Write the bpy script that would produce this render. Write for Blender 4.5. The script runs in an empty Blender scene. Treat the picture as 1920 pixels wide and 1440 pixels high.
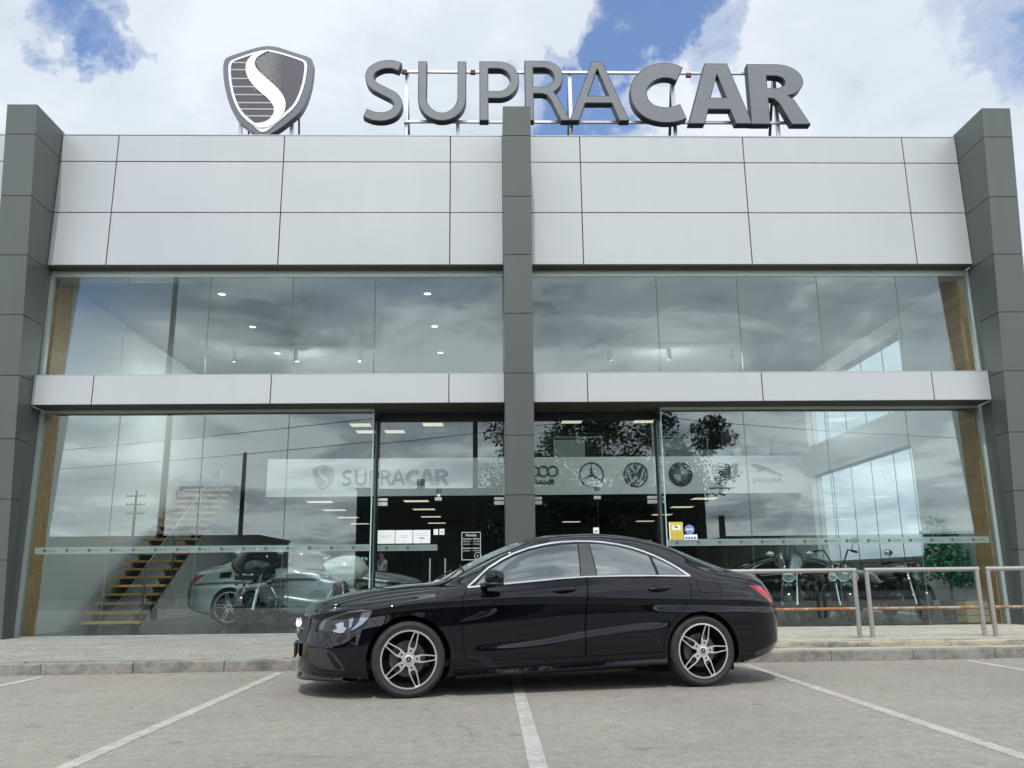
import bpy, bmesh, math, random
import numpy as np
from mathutils import Vector, Matrix
from mathutils.geometry import delaunay_2d_cdt, tessellate_polygon

random.seed(7)
SC = bpy.context.scene
COL = SC.collection
PI = math.pi

# ------------------------------------------------------------------ camera
cam_data = bpy.data.cameras.new('camera')
cam = bpy.data.objects.new('camera', cam_data)
COL.objects.link(cam)
SC.camera = cam
F_PX, YAW, PITCH, ROLL = 1578.98, 0.0275, 0.228433, -0.011107
cam_data.sensor_width = 36.0
cam_data.lens = F_PX / 1920 * 36
cam_data.clip_end = 2000
fwd = Vector((math.sin(YAW) * math.cos(PITCH), math.cos(YAW) * math.cos(PITCH), math.sin(PITCH)))
rgt = Vector((math.cos(YAW), -math.sin(YAW), 0))
upv = rgt.cross(fwd)
r2 = rgt * math.cos(ROLL) + upv * math.sin(ROLL)
u2 = upv * math.cos(ROLL) - rgt * math.sin(ROLL)
cam.matrix_world = Matrix(((r2.x, u2.x, -fwd.x, 0), (r2.y, u2.y, -fwd.y, 0), (r2.z, u2.z, -fwd.z, 0.971), (0, 0, 0, 1)))

# ------------------------------------------------------------------ light
SUN_EL, SUN_AZ = math.radians(58), math.radians(186)      # azimuth clockwise from +Y: behind the camera
sd = Vector((math.sin(SUN_AZ) * math.cos(SUN_EL), math.cos(SUN_AZ) * math.cos(SUN_EL), math.sin(SUN_EL)))
sun_data = bpy.data.lights.new('sun', 'SUN')
sun_data.energy = 2.4
sun_data.angle = math.radians(1.2)
sun_data.color = (1.0, 0.96, 0.90)
sun = bpy.data.objects.new('sun', sun_data)
COL.objects.link(sun)
sun.rotation_euler = sd.to_track_quat('Z', 'Y').to_euler()
SC.view_settings.view_transform = 'Standard'
SC.view_settings.look = 'None'
SC.view_settings.exposure = 0.0
SC.view_settings.gamma = 1.0
SC.view_settings.use_curve_mapping = False
SC.cycles.max_bounces = 10
SC.cycles.transparent_max_bounces = 24
SC.cycles.glossy_bounces = 6
SC.cycles.diffuse_bounces = 4
SC.cycles.sample_clamp_indirect = 6.0
SC.cycles.caustics_reflective = False
SC.cycles.caustics_refractive = False


class NT:
    """small node-tree helper"""
    def __init__(s, tree):
        s.t = tree

    def n(s, kind, **kw):
        nd = s.t.nodes.new(kind)
        for k, v in kw.items():
            if k in nd.inputs.keys():
                nd.inputs[k].default_value = v
            else:
                setattr(nd, k, v)
        return nd

    def l(s, a, b):
        s.t.links.new(a, b)

    def math(s, op, a, b=None, c=None, clamp=False):
        nd = s.t.nodes.new('ShaderNodeMath')
        nd.operation = op
        nd.use_clamp = clamp
        for i, v in enumerate((a, b, c)):
            if v is None:
                continue
            if isinstance(v, (int, float)):
                nd.inputs[i].default_value = v
            else:
                s.l(v, nd.inputs[i])
        return nd.outputs[0]

    def ramp(s, fac, stops, interp='LINEAR'):
        nd = s.t.nodes.new('ShaderNodeValToRGB')
        nd.color_ramp.interpolation = interp
        e = nd.color_ramp.elements
        while len(e) < len(stops):
            e.new(0.5)
        for i, (p, c) in enumerate(stops):
            e[i].position = p
            e[i].color = (c, c, c, 1) if isinstance(c, (int, float)) else (*c, 1)
        s.l(fac, nd.inputs[0])
        return nd.outputs[0]

    def mix(s, fac, a, b, mode='MIX'):
        nd = s.t.nodes.new('ShaderNodeMix')
        nd.data_type = 'RGBA'
        nd.blend_type = mode
        for sock, v in ((nd.inputs[0], fac), (nd.inputs[6], a), (nd.inputs[7], b)):
            if isinstance(v, (int, float)):
                sock.default_value = v
            elif isinstance(v, tuple):
                sock.default_value = (*v, 1)
            else:
                s.l(v, sock)
        return nd.outputs[2]


# ------------------------------------------------------------------ sky
world = bpy.data.worlds.new('World')
SC.world = world
world.use_nodes = True
W = NT(world.node_tree)
world.node_tree.nodes.clear()
sky = W.n('ShaderNodeTexSky', sky_type='NISHITA')
sky.sun_disc = False
sky.sun_elevation = SUN_EL
sky.sun_rotation = SUN_AZ
sky.air_density = 1.0
sky.dust_density = 0.6
sky.ozone_density = 2.0
tc = W.n('ShaderNodeTexCoord')
vec = tc.outputs['Generated']
sep = W.n('ShaderNodeSeparateXYZ')
W.l(vec, sep.inputs[0])
zc_ = W.math('ADD', W.math('MAXIMUM', sep.outputs[2], 0.0), 0.16)
comb = W.n('ShaderNodeCombineXYZ')
W.l(W.math('DIVIDE', sep.outputs[0], zc_), comb.inputs[0])
W.l(W.math('DIVIDE', sep.outputs[1], zc_), comb.inputs[1])
comb.inputs[2].default_value = 3.7


def wnoise(scale, detail, rough, off=0.0, src=None, dist=0.0):
    nd = W.n('ShaderNodeTexNoise', Scale=scale, Detail=detail, Roughness=rough, Distortion=dist)
    if off:
        m = W.n('ShaderNodeMapping')
        m.inputs['Location'].default_value = (off, off * 0.7, off * 1.3)
        W.l(src or comb.outputs[0], m.inputs[0])
        W.l(m.outputs[0], nd.inputs['Vector'])
    else:
        W.l(src or comb.outputs[0], nd.inputs['Vector'])
    return nd


n_big = wnoise(1.1, 9, 0.58, 0.0, dist=0.3)
n_shade = wnoise(1.7, 8, 0.6, 9.0, dist=0.4)
n_fine = wnoise(4.0, 6, 0.6, 4.0)
# ragged edges for the blue openings
warp = wnoise(9.0, 5, 0.6, 2.0, src=vec)
wv = W.n('ShaderNodeVectorMath', operation='SUBTRACT')
W.l(warp.outputs['Color'], wv.inputs[0])
wv.inputs[1].default_value = (0.5, 0.5, 0.5)
ws = W.n('ShaderNodeVectorMath', operation='SCALE')
W.l(wv.outputs[0], ws.inputs[0])
ws.inputs['Scale'].default_value = 0.20
wa = W.n('ShaderNodeVectorMath', operation='ADD')
W.l(vec, wa.inputs[0])
W.l(ws.outputs[0], wa.inputs[1])
wn = W.n('ShaderNodeVectorMath', operation='NORMALIZE')
W.l(wa.outputs[0], wn.inputs[0])
open_sum = None
OPENINGS = [(-0.412, 0.734, 0.541, 2.3, 1.0), (-0.385, 0.757, 0.527, 2.0, 1.05), (0.178, 0.788, 0.590, 3.6, 1.0), (0.150, 0.815, 0.560, 3.0, 1.0),
            (0.105, 0.860, 0.500, 4.0, 1.0), (0.06, 0.860, 0.500, 2.6, .6), (0.24, 0.802, 0.547, 2.2, .7), (0.52, 0.690, 0.515, 4.0, .95), (0.47, 0.70, 0.54, 3.0, .55),
            (-0.48, -0.80, 0.36, 11.0, .75), (-0.1, -0.86, 0.38, 9.0, .55), (0.5, -0.8, 0.48, 10.0, .45), (-0.6, 0.3, 0.75, 12.0, .8), (0.7, 0.2, 0.68, 11.0, .7)]
for (x, y, z, rad, amt) in OPENINGS:
    d = W.n('ShaderNodeVectorMath', operation='DOT_PRODUCT')
    W.l(wn.outputs[0], d.inputs[0])
    v = Vector((x, y, z)).normalized()
    d.inputs[1].default_value = v
    mr = W.n('ShaderNodeMapRange', interpolation_type='SMOOTHSTEP')
    W.l(d.outputs['Value'], mr.inputs[0])
    mr.inputs[1].default_value = math.cos(math.radians(rad * 1.35))
    mr.inputs[2].default_value = math.cos(math.radians(rad * 0.35))
    mr.inputs[3].default_value = 0
    mr.inputs[4].default_value = amt
    open_sum = mr.outputs[0] if open_sum is None else W.math('MAXIMUM', open_sum, mr.outputs[0])
dens = W.math('ADD', n_big.outputs['Fac'], 0.30)
dens = W.math('ADD', dens, W.math('MULTIPLY', W.math('SUBTRACT', n_fine.outputs['Fac'], 0.5), 0.25))
n_edge = wnoise(6.0, 8, 0.68, 6.0, dist=0.5)
ragged = W.math('MULTIPLY', W.math('SUBTRACT', n_edge.outputs['Fac'], 0.5), 0.75)
open_r = W.math('MULTIPLY', open_sum, W.math('SUBTRACT', 0.64, ragged))
dens = W.math('SUBTRACT', dens, open_r)
cover = W.ramp(dens, [(0.20, 0.06), (0.40, 0.55), (0.66, 0.97)], 'EASE')
bright = W.ramp(n_shade.outputs['Fac'], [(0.30, (5.7, 6.5, 7.5)), (0.44, (7.7, 8.4, 9.2)), (0.62, (9.1, 9.7, 10.3))], 'EASE')
# clouds on the sun's side are brightened to strengthen reflections in glass and paintwork
grey = W.ramp(n_shade.outputs['Fac'], [(0.34, (5.5, 6.3, 7.4)), (0.46, (12.0, 12.8, 13.8)), (0.58, (22.0, 22.6, 23.2))], 'EASE')
side = W.n('ShaderNodeMapRange', interpolation_type='SMOOTHSTEP')
W.l(sep.outputs[1], side.inputs[0])
side.inputs[1].default_value = -0.55
side.inputs[2].default_value = 0.45
bright = W.mix(side.outputs[0], grey, bright)
blue = W.mix(1.0, sky.outputs[0], (1.55, 1.72, 2.0), 'MULTIPLY')
skyc = W.mix(cover, blue, bright)
bg = W.n('ShaderNodeBackground', Strength=0.1)
W.l(skyc, bg.inputs['Color'])
wo = W.n('ShaderNodeOutputWorld')
W.l(bg.outputs[0], wo.inputs[0])

# ------------------------------------------------------------------ materials
MATS = {}


def mat(name, base=(0.5, 0.5, 0.5), rough=0.5, metal=0.0, **kw):
    if name in MATS:
        return MATS[name]
    m = bpy.data.materials.new(name)
    m.use_nodes = True
    t = NT(m.node_tree)
    p = m.node_tree.nodes['Principled BSDF']
    p.inputs['Base Color'].default_value = (*base, 1)
    p.inputs['Roughness'].default_value = rough
    p.inputs['Metallic'].default_value = metal
    if 'coat' in kw:
        p.inputs['Coat Weight'].default_value = kw['coat']
        p.inputs['Coat Roughness'].default_value = kw.get('coat_rough', 0.02)
    if 'emit' in kw:
        p.inputs['Emission Color'].default_value = (*kw['emit'], 1)
        p.inputs['Emission Strength'].default_value = kw.get('strength', 1.0)
    if 'spec' in kw:
        p.inputs['Specular IOR Level'].default_value = kw['spec']
    if 'trans' in kw:
        p.inputs['Transmission Weight'].default_value = kw['trans']
    var = kw.get('var', 0.0)
    if var:
        co = t.n('ShaderNodeTexCoord')
        nz = t.n('ShaderNodeTexNoise', Scale=kw.get('scale', 6.0), Detail=6, Roughness=0.6)
        t.l(co.outputs['Object'], nz.inputs['Vector'])
        lo = tuple(c * (1 - var) for c in base)
        hi = tuple(min(1, c * (1 + var)) for c in base)
        t.l(t.ramp(nz.outputs['Fac'], [(0.3, lo), (0.7, hi)]), p.inputs['Base Color'])
        if 'rvar' in kw:
            t.l(t.ramp(nz.outputs['Fac'], [(0.3, max(0, rough - kw['rvar'])), (0.7, min(1, rough + kw['rvar']))]), p.inputs['Roughness'])
        if 'bump' in kw:
            b = t.n('ShaderNodeBump', Strength=kw['bump'], Distance=kw.get('bdist', 0.01))
            t.l(nz.outputs['Fac'], b.inputs['Height'])
            t.l(b.outputs[0], p.inputs['Normal'])
    MATS[name] = m
    return m


def glass_mat(name, tint, f0, fgain, rough=0.0, gcol=(1, 1, 1)):
    """coated window glass: tinted see-through plus mirror reflection that grows at grazing angles"""
    m = bpy.data.materials.new(name)
    m.use_nodes = True
    m.node_tree.nodes.clear()
    t = NT(m.node_tree)
    tr = t.n('ShaderNodeBsdfTransparent', Color=(*tint, 1))
    gl = t.n('ShaderNodeBsdfGlossy', Roughness=rough, Color=(*gcol, 1))
    lw = t.n('ShaderNodeLayerWeight', Blend=0.5)          # Schlick curve, the same from both sides
    schlick = t.math('ADD', t.math('MULTIPLY', t.math('POWER', lw.outputs['Facing'], 5.0), 0.96), 0.04)
    fac = t.math('ADD', t.math('MULTIPLY', schlick, fgain), f0, clamp=True)
    mx = t.n('ShaderNodeMixShader')
    t.l(fac, mx.inputs[0])
    t.l(tr.outputs[0], mx.inputs[1])
    t.l(gl.outputs[0], mx.inputs[2])
    o = t.n('ShaderNodeOutputMaterial')
    t.l(mx.outputs[0], o.inputs[0])
    MATS[name] = m
    return m


def cladding(name, base, rough, metal, tone, streak):
    m = bpy.data.materials.new(name)
    m.use_nodes = True
    t = NT(m.node_tree)
    p = m.node_tree.nodes['Principled BSDF']
    p.inputs['Metallic'].default_value = metal
    oi = t.n('ShaderNodeObjectInfo')
    g = t.n('ShaderNodeNewGeometry')
    mp = t.n('ShaderNodeMapping')
    mp.inputs['Scale'].default_value = (4.0, 4.0, 0.25)
    t.l(g.outputs['Position'], mp.inputs[0])
    n1 = t.n('ShaderNodeTexNoise', Scale=1.0, Detail=7, Roughness=0.65)
    t.l(mp.outputs[0], n1.inputs['Vector'])
    n2 = t.n('ShaderNodeTexNoise', Scale=0.8, Detail=5, Roughness=0.6)
    t.l(g.outputs['Position'], n2.inputs['Vector'])
    k = t.math('ADD', t.math('MULTIPLY', oi.outputs['Random'], tone), 1 - tone / 2)
    k = t.math('MULTIPLY', k, t.ramp(n1.outputs['Fac'], [(0.30, 1 - streak), (0.55, 1.0)]))
    k = t.math('MULTIPLY', k, t.ramp(n2.outputs['Fac'], [(0.3, 0.975), (0.7, 1.02)]))
    t.l(t.mix(1.0, (*base,), k, 'MULTIPLY'), p.inputs['Base Color'])
    t.l(t.math('ADD', t.math('MULTIPLY', n2.outputs['Fac'], 0.16), rough - 0.08), p.inputs['Roughness'])
    MATS[name] = m
    return m


G_FACADE = glass_mat('facade_glass', (0.845, 0.915, 0.905), 0.050, 1.0, 0.0, (0.93, 0.985, 1.0))
G_SIDE = glass_mat('side_window_glass', (0.955, 0.98, 0.98), 0.02, 1.0)
G_CAR = glass_mat('car_glass', (0.40, 0.46, 0.45), 0.19, 1.4, 0.0, (0.93, 1.0, 0.99))
G_CLEAR = glass_mat('clear_lens', (0.93, 0.95, 0.97), 0.0, 0.7)
G_EDGE = mat('glass_edge', (0.42, 0.58, 0.55), 0.25)

M_FASCIA = cladding('white_aluminium_cladding', (0.465, 0.492, 0.50), 0.36, 0.15, 0.035, 0.022)
M_GREY = cladding('grey_aluminium_cladding', (0.112, 0.128, 0.121), 0.42, 0.15, 0.10, 0.06)
M_JOINT = mat('dark_joint', (0.06, 0.065, 0.075), 0.8)
M_SOFFIT = mat('dark_soffit', (0.07, 0.064, 0.055), 0.6)
M_FRAME = mat('pale_frame', (0.55, 0.62, 0.58), 0.4, 0.3)
M_FRAMED = mat('dark_frame', (0.03, 0.033, 0.036), 0.4, 0.4)
M_STEEL = mat('brushed_steel', (0.62, 0.62, 0.60), 0.3, 1.0)
M_CHROME = mat('chrome', (0.85, 0.86, 0.88), 0.06, 1.0)
M_WALLW = mat('white_plaster', (0.80, 0.82, 0.81), 0.7, var=0.03, scale=1.5)
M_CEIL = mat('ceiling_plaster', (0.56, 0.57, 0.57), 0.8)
M_DARKW = mat('dark_wall', (0.06, 0.065, 0.068), 0.6)
M_FLOOR = mat('dark_floor_tile', (0.035, 0.038, 0.042), 0.16, var=0.15, scale=1.0)
M_WOOD = mat('oak_wood', (0.62, 0.36, 0.15), 0.45, var=0.25, scale=9.0)
M_TREAD = mat('orange_wood', (0.50, 0.29, 0.08), 0.4, var=0.2, scale=5.0)
M_DSTEEL = mat('dark_steel', (0.03, 0.032, 0.036), 0.4, 0.5)
M_POST = mat('blue_grey_metal', (0.13, 0.18, 0.20), 0.4, 0.5)
M_LAMP = mat('lamp_panel', (0.9, 0.85, 0.7), 0.5, emit=(1.0, 0.86, 0.62), strength=0.95)
M_LED = mat('downlight_led', (0.9, 0.9, 0.9), 0.5, emit=(1, 0.98, 0.93), strength=3.0)
M_WHITE = mat('white_paint', (0.80, 0.81, 0.80), 0.45)
M_PAPER = mat('white_paper', (0.85, 0.88, 0.88), 0.6)
M_PRINT = mat('grey_print', (0.30, 0.33, 0.35), 0.7)
M_DPRINT = mat('dark_print', (0.03, 0.035, 0.04), 0.6)
M_LETTER = mat('letter_grey', (0.165, 0.178, 0.193), 0.5, 0.1, var=0.06, scale=1.3)
M_LETTERS = mat('letter_side', (0.022, 0.028, 0.04), 0.45, 0.3)
M_PLASTIC = mat('black_plastic', (0.012, 0.012, 0.013), 0.45)
M_RUBBER = mat('tyre_rubber', (0.022, 0.022, 0.022), 0.75, var=0.25, scale=14)
M_BLACK = mat('matt_black', (0.006, 0.006, 0.006), 0.9)
M_LOGO = mat('logo_grey', (0.06, 0.07, 0.075), 0.5)


def hsv_noise_mat(name, stops, scale, rough=0.9, bump=0.4, bdist=0.01, extra=None, coords='Object'):
    m = bpy.data.materials.new(name)
    m.use_nodes = True
    t = NT(m.node_tree)
    p = m.node_tree.nodes['Principled BSDF']
    p.inputs['Roughness'].default_value = rough
    co = t.n('ShaderNodeTexCoord')
    nz = t.n('ShaderNodeTexNoise', Scale=scale, Detail=8, Roughness=0.65)
    if coords == 'World':
        src = t.n('ShaderNodeNewGeometry').outputs['Position']
    else:
        src = co.outputs[coords]
    t.l(src, nz.inputs['Vector'])
    c = t.ramp(nz.outputs['Fac'], stops)
    if extra:
        c = extra(t, src, c)
    t.l(c, p.inputs['Base Color'])
    b = t.n('ShaderNodeBump', Strength=bump, Distance=bdist)
    n3 = t.n('ShaderNodeTexNoise', Scale=scale * 12, Detail=4)
    t.l(src, n3.inputs['Vector'])
    t.l(n3.outputs['Fac'], b.inputs['Height'])
    t.l(b.outputs[0], p.inputs['Normal'])
    MATS[name] = m
    return m


def asphalt_extra(t, co, c):
    # pale and dark aggregate, long faint stains, a few dark crumbs
    vo = t.n('ShaderNodeTexVoronoi', Scale=95.0)
    t.l(co, vo.inputs['Vector'])
    sp = t.n('ShaderNodeSeparateColor')
    t.l(vo.outputs['Color'], sp.inputs[0])
    c = t.mix(0.36, c, t.ramp(sp.outputs[0], [(0.0, 0.35), (0.3, 0.85), (0.7, 1.08), (0.9, 1.3), (1.0, 1.9)]), 'MULTIPLY')
    big = t.n('ShaderNodeTexNoise', Scale=0.45, Detail=5, Roughness=0.6)
    t.l(co, big.inputs['Vector'])
    c = t.mix(1.0, c, t.ramp(big.outputs['Fac'], [(0.3, 0.84), (0.5, 1.0), (0.7, 1.12)]), 'MULTIPLY')
    # small oily spots
    oil = t.n('ShaderNodeTexNoise', Scale=2.7, Detail=4, Roughness=0.55)
    t.l(co, oil.inputs['Vector'])
    c = t.mix(1.0, c, t.ramp(oil.outputs['Fac'], [(0.655, 1.0), (0.70, 0.72)]), 'MULTIPLY')
    # hairline cracks, only in places
    wp = t.n('ShaderNodeTexNoise', Scale=1.5, Detail=6)
    t.l(co, wp.inputs['Vector'])
    wv_ = t.mix(0.25, co, wp.outputs['Color'])
    cr = t.n('ShaderNodeTexVoronoi', Scale=0.55, feature='DISTANCE_TO_EDGE')
    t.l(wv_, cr.inputs['Vector'])
    cm_ = t.n('ShaderNodeTexNoise', Scale=0.3, Detail=2)
    t.l(co, cm_.inputs['Vector'])
    crack = t.math('MULTIPLY', t.ramp(cr.outputs['Distance'], [(0.0, 1.0), (0.006, 0.0)]), t.ramp(cm_.outputs['Fac'], [(0.5, 0.0), (0.58, 0.3)]))
    c = t.mix(crack, c, (0.07, 0.065, 0.055))
    mp = t.n('ShaderNodeMapping')
    mp.inputs['Scale'].default_value = (0.5, 2.6, 1)
    t.l(co, mp.inputs[0])
    st = t.n('ShaderNodeTexNoise', Scale=1.3, Detail=7, Roughness=0.7)
    t.l(mp.outputs[0], st.inputs['Vector'])
    c = t.mix(1.0, c, t.ramp(st.outputs['Fac'], [(0.27, 0.66), (0.36, 1.0)]), 'MULTIPLY')
    return c


M_ASPHALT = hsv_noise_mat('worn_asphalt', [(0.25, (0.205, 0.194, 0.166)), (0.5, (0.248, 0.235, 0.204)), (0.75, (0.295, 0.281, 0.246))], 9.0, extra=asphalt_extra, bump=0.55, bdist=0.006)


def conc_extra(t, co, c):
    st = t.n('ShaderNodeTexNoise', Scale=2.2, Detail=8, Roughness=0.7)
    t.l(co, st.inputs['Vector'])
    c = t.mix(t.ramp(st.outputs['Fac'], [(0.46, 0.0), (0.62, 0.8)]), c, (0.10, 0.098, 0.085))
    st2 = t.n('ShaderNodeTexNoise', Scale=3.1, Detail=6, Roughness=0.6)
    mp = t.n('ShaderNodeMapping')
    mp.inputs['Location'].default_value = (4, 7, 1)
    t.l(co, mp.inputs[0])
    t.l(mp.outputs[0], st2.inputs['Vector'])
    return t.mix(t.ramp(st2.outputs['Fac'], [(0.6, 0.0), (0.72, 0.5)]), c, (0.42, 0.31, 0.2))


M_KERB = hsv_noise_mat('kerb_concrete', [(0.3, (0.20, 0.19, 0.17)), (0.7, (0.33, 0.315, 0.28))], 14.0, extra=conc_extra, coords='World')


def step_extra(t, co, c):
    mp = t.n('ShaderNodeMapping')
    mp.inputs['Scale'].default_value = (0.55, 1.0, 2.2)
    t.l(co, mp.inputs[0])
    st = t.n('ShaderNodeTexNoise', Scale=2.4, Detail=9, Roughness=0.72)
    t.l(mp.outputs[0], st.inputs['Vector'])
    c = t.mix(t.ramp(st.outputs['Fac'], [(0.50, 0.0), (0.57, 0.85)]), c, (0.50, 0.43, 0.30))
    s2 = t.n('ShaderNodeTexNoise', Scale=5.5, Detail=8, Roughness=0.75)
    t.l(co, s2.inputs['Vector'])
    return t.mix(t.ramp(s2.outputs['Fac'], [(0.55, 0.0), (0.66, 0.8)]), c, (0.07, 0.068, 0.055))


M_STEP = hsv_noise_mat('painted_step_concrete', [(0.3, (0.17, 0.16, 0.14)), (0.7, (0.32, 0.31, 0.27))], 12.0, extra=step_extra, coords='World')
M_BED = hsv_noise_mat('joint_sand', [(0.3, (0.13, 0.12, 0.10)), (0.7, (0.19, 0.18, 0.15))], 20.0)


def paver_mat(name, lo, hi):
    m = bpy.data.materials.new(name)
    m.use_nodes = True
    t = NT(m.node_tree)
    p = m.node_tree.nodes['Principled BSDF']
    p.inputs['Roughness'].default_value = 0.9
    g = t.n('ShaderNodeNewGeometry')
    nz = t.n('ShaderNodeTexNoise', Scale=2.1, Detail=9, Roughness=0.75)
    t.l(g.outputs['Position'], nz.inputs['Vector'])
    vo = t.n('ShaderNodeTexNoise', Scale=40.0, Detail=3)
    t.l(g.outputs['Position'], vo.inputs['Vector'])
    c = t.ramp(nz.outputs['Fac'], [(0.3, lo), (0.65, hi)])
    c = t.mix(1.0, c, t.ramp(vo.outputs['Fac'], [(0.3, 0.82), (0.7, 1.12)]), 'MULTIPLY')
    t.l(c, p.inputs['Base Color'])
    b = t.n('ShaderNodeBump', Strength=0.4, Distance=0.004)
    t.l(vo.outputs['Fac'], b.inputs['Height'])
    t.l(b.outputs[0], p.inputs['Normal'])
    MATS[name] = m
    return m


M_PAVER = paver_mat('grey_paver', (0.205, 0.202, 0.182), (0.305, 0.302, 0.275))
M_PAVERC = paver_mat('cream_paver', (0.31, 0.297, 0.25), (0.44, 0.425, 0.365))


def paint_line_mat():
    m = bpy.data.materials.new('worn_road_paint')
    m.use_nodes = True
    t = NT(m.node_tree)
    p = m.node_tree.nodes['Principled BSDF']
    p.inputs['Roughness'].default_value = 0.8
    co = t.n('ShaderNodeTexCoord')
    nz = t.n('ShaderNodeTexNoise', Scale=5.0, Detail=9, Roughness=0.75)
    t.l(co.outputs['Object'], nz.inputs['Vector'])
    n2 = t.n('ShaderNodeTexNoise', Scale=70.0, Detail=3)
    t.l(co.outputs['Object'], n2.inputs['Vector'])
    s = t.math('ADD', t.math('MULTIPLY', nz.outputs['Fac'], 0.7), t.math('MULTIPLY', n2.outputs['Fac'], 0.4))
    c = t.ramp(s, [(0.42, (0.26, 0.25, 0.225)), (0.56, (0.38, 0.375, 0.355)), (0.72, (0.51, 0.51, 0.50))])
    t.l(c, p.inputs['Base Color'])
    MATS['line'] = m
    return m


M_LINE = paint_line_mat()


def rust_mat(name, steel, amount):
    m = bpy.data.materials.new(name)
    m.use_nodes = True
    t = NT(m.node_tree)
    p = m.node_tree.nodes['Principled BSDF']
    co = t.n('ShaderNodeTexCoord')
    nz = t.n('ShaderNodeTexNoise', Scale=2.3, Detail=8, Roughness=0.7)
    t.l(co.outputs['Object'], nz.inputs['Vector'])
    f = t.ramp(nz.outputs['Fac'], [(0.62 - amount * 0.4, 0.0), (0.70 - amount * 0.4, 1.0)])
    t.l(t.mix(f, steel, (0.30, 0.13, 0.045)), p.inputs['Base Color'])
    t.l(t.math('SUBTRACT', 0.7, t.math('MULTIPLY', f, 0.7)), p.inputs['Metallic'])
    t.l(t.math('ADD', 0.42, t.math('MULTIPLY', f, 0.4)), p.inputs['Roughness'])
    MATS[name] = m
    return m


M_RAIL = rust_mat('galvanised_rail', (0.40, 0.39, 0.37), 0.02)
M_RAILR = rust_mat('rusty_rail', (0.42, 0.38, 0.32), 0.42)


def slat_mat():
    return mat('slat_oak', (0.60, 0.35, 0.15), 0.5, var=0.3, scale=7.0)


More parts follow.
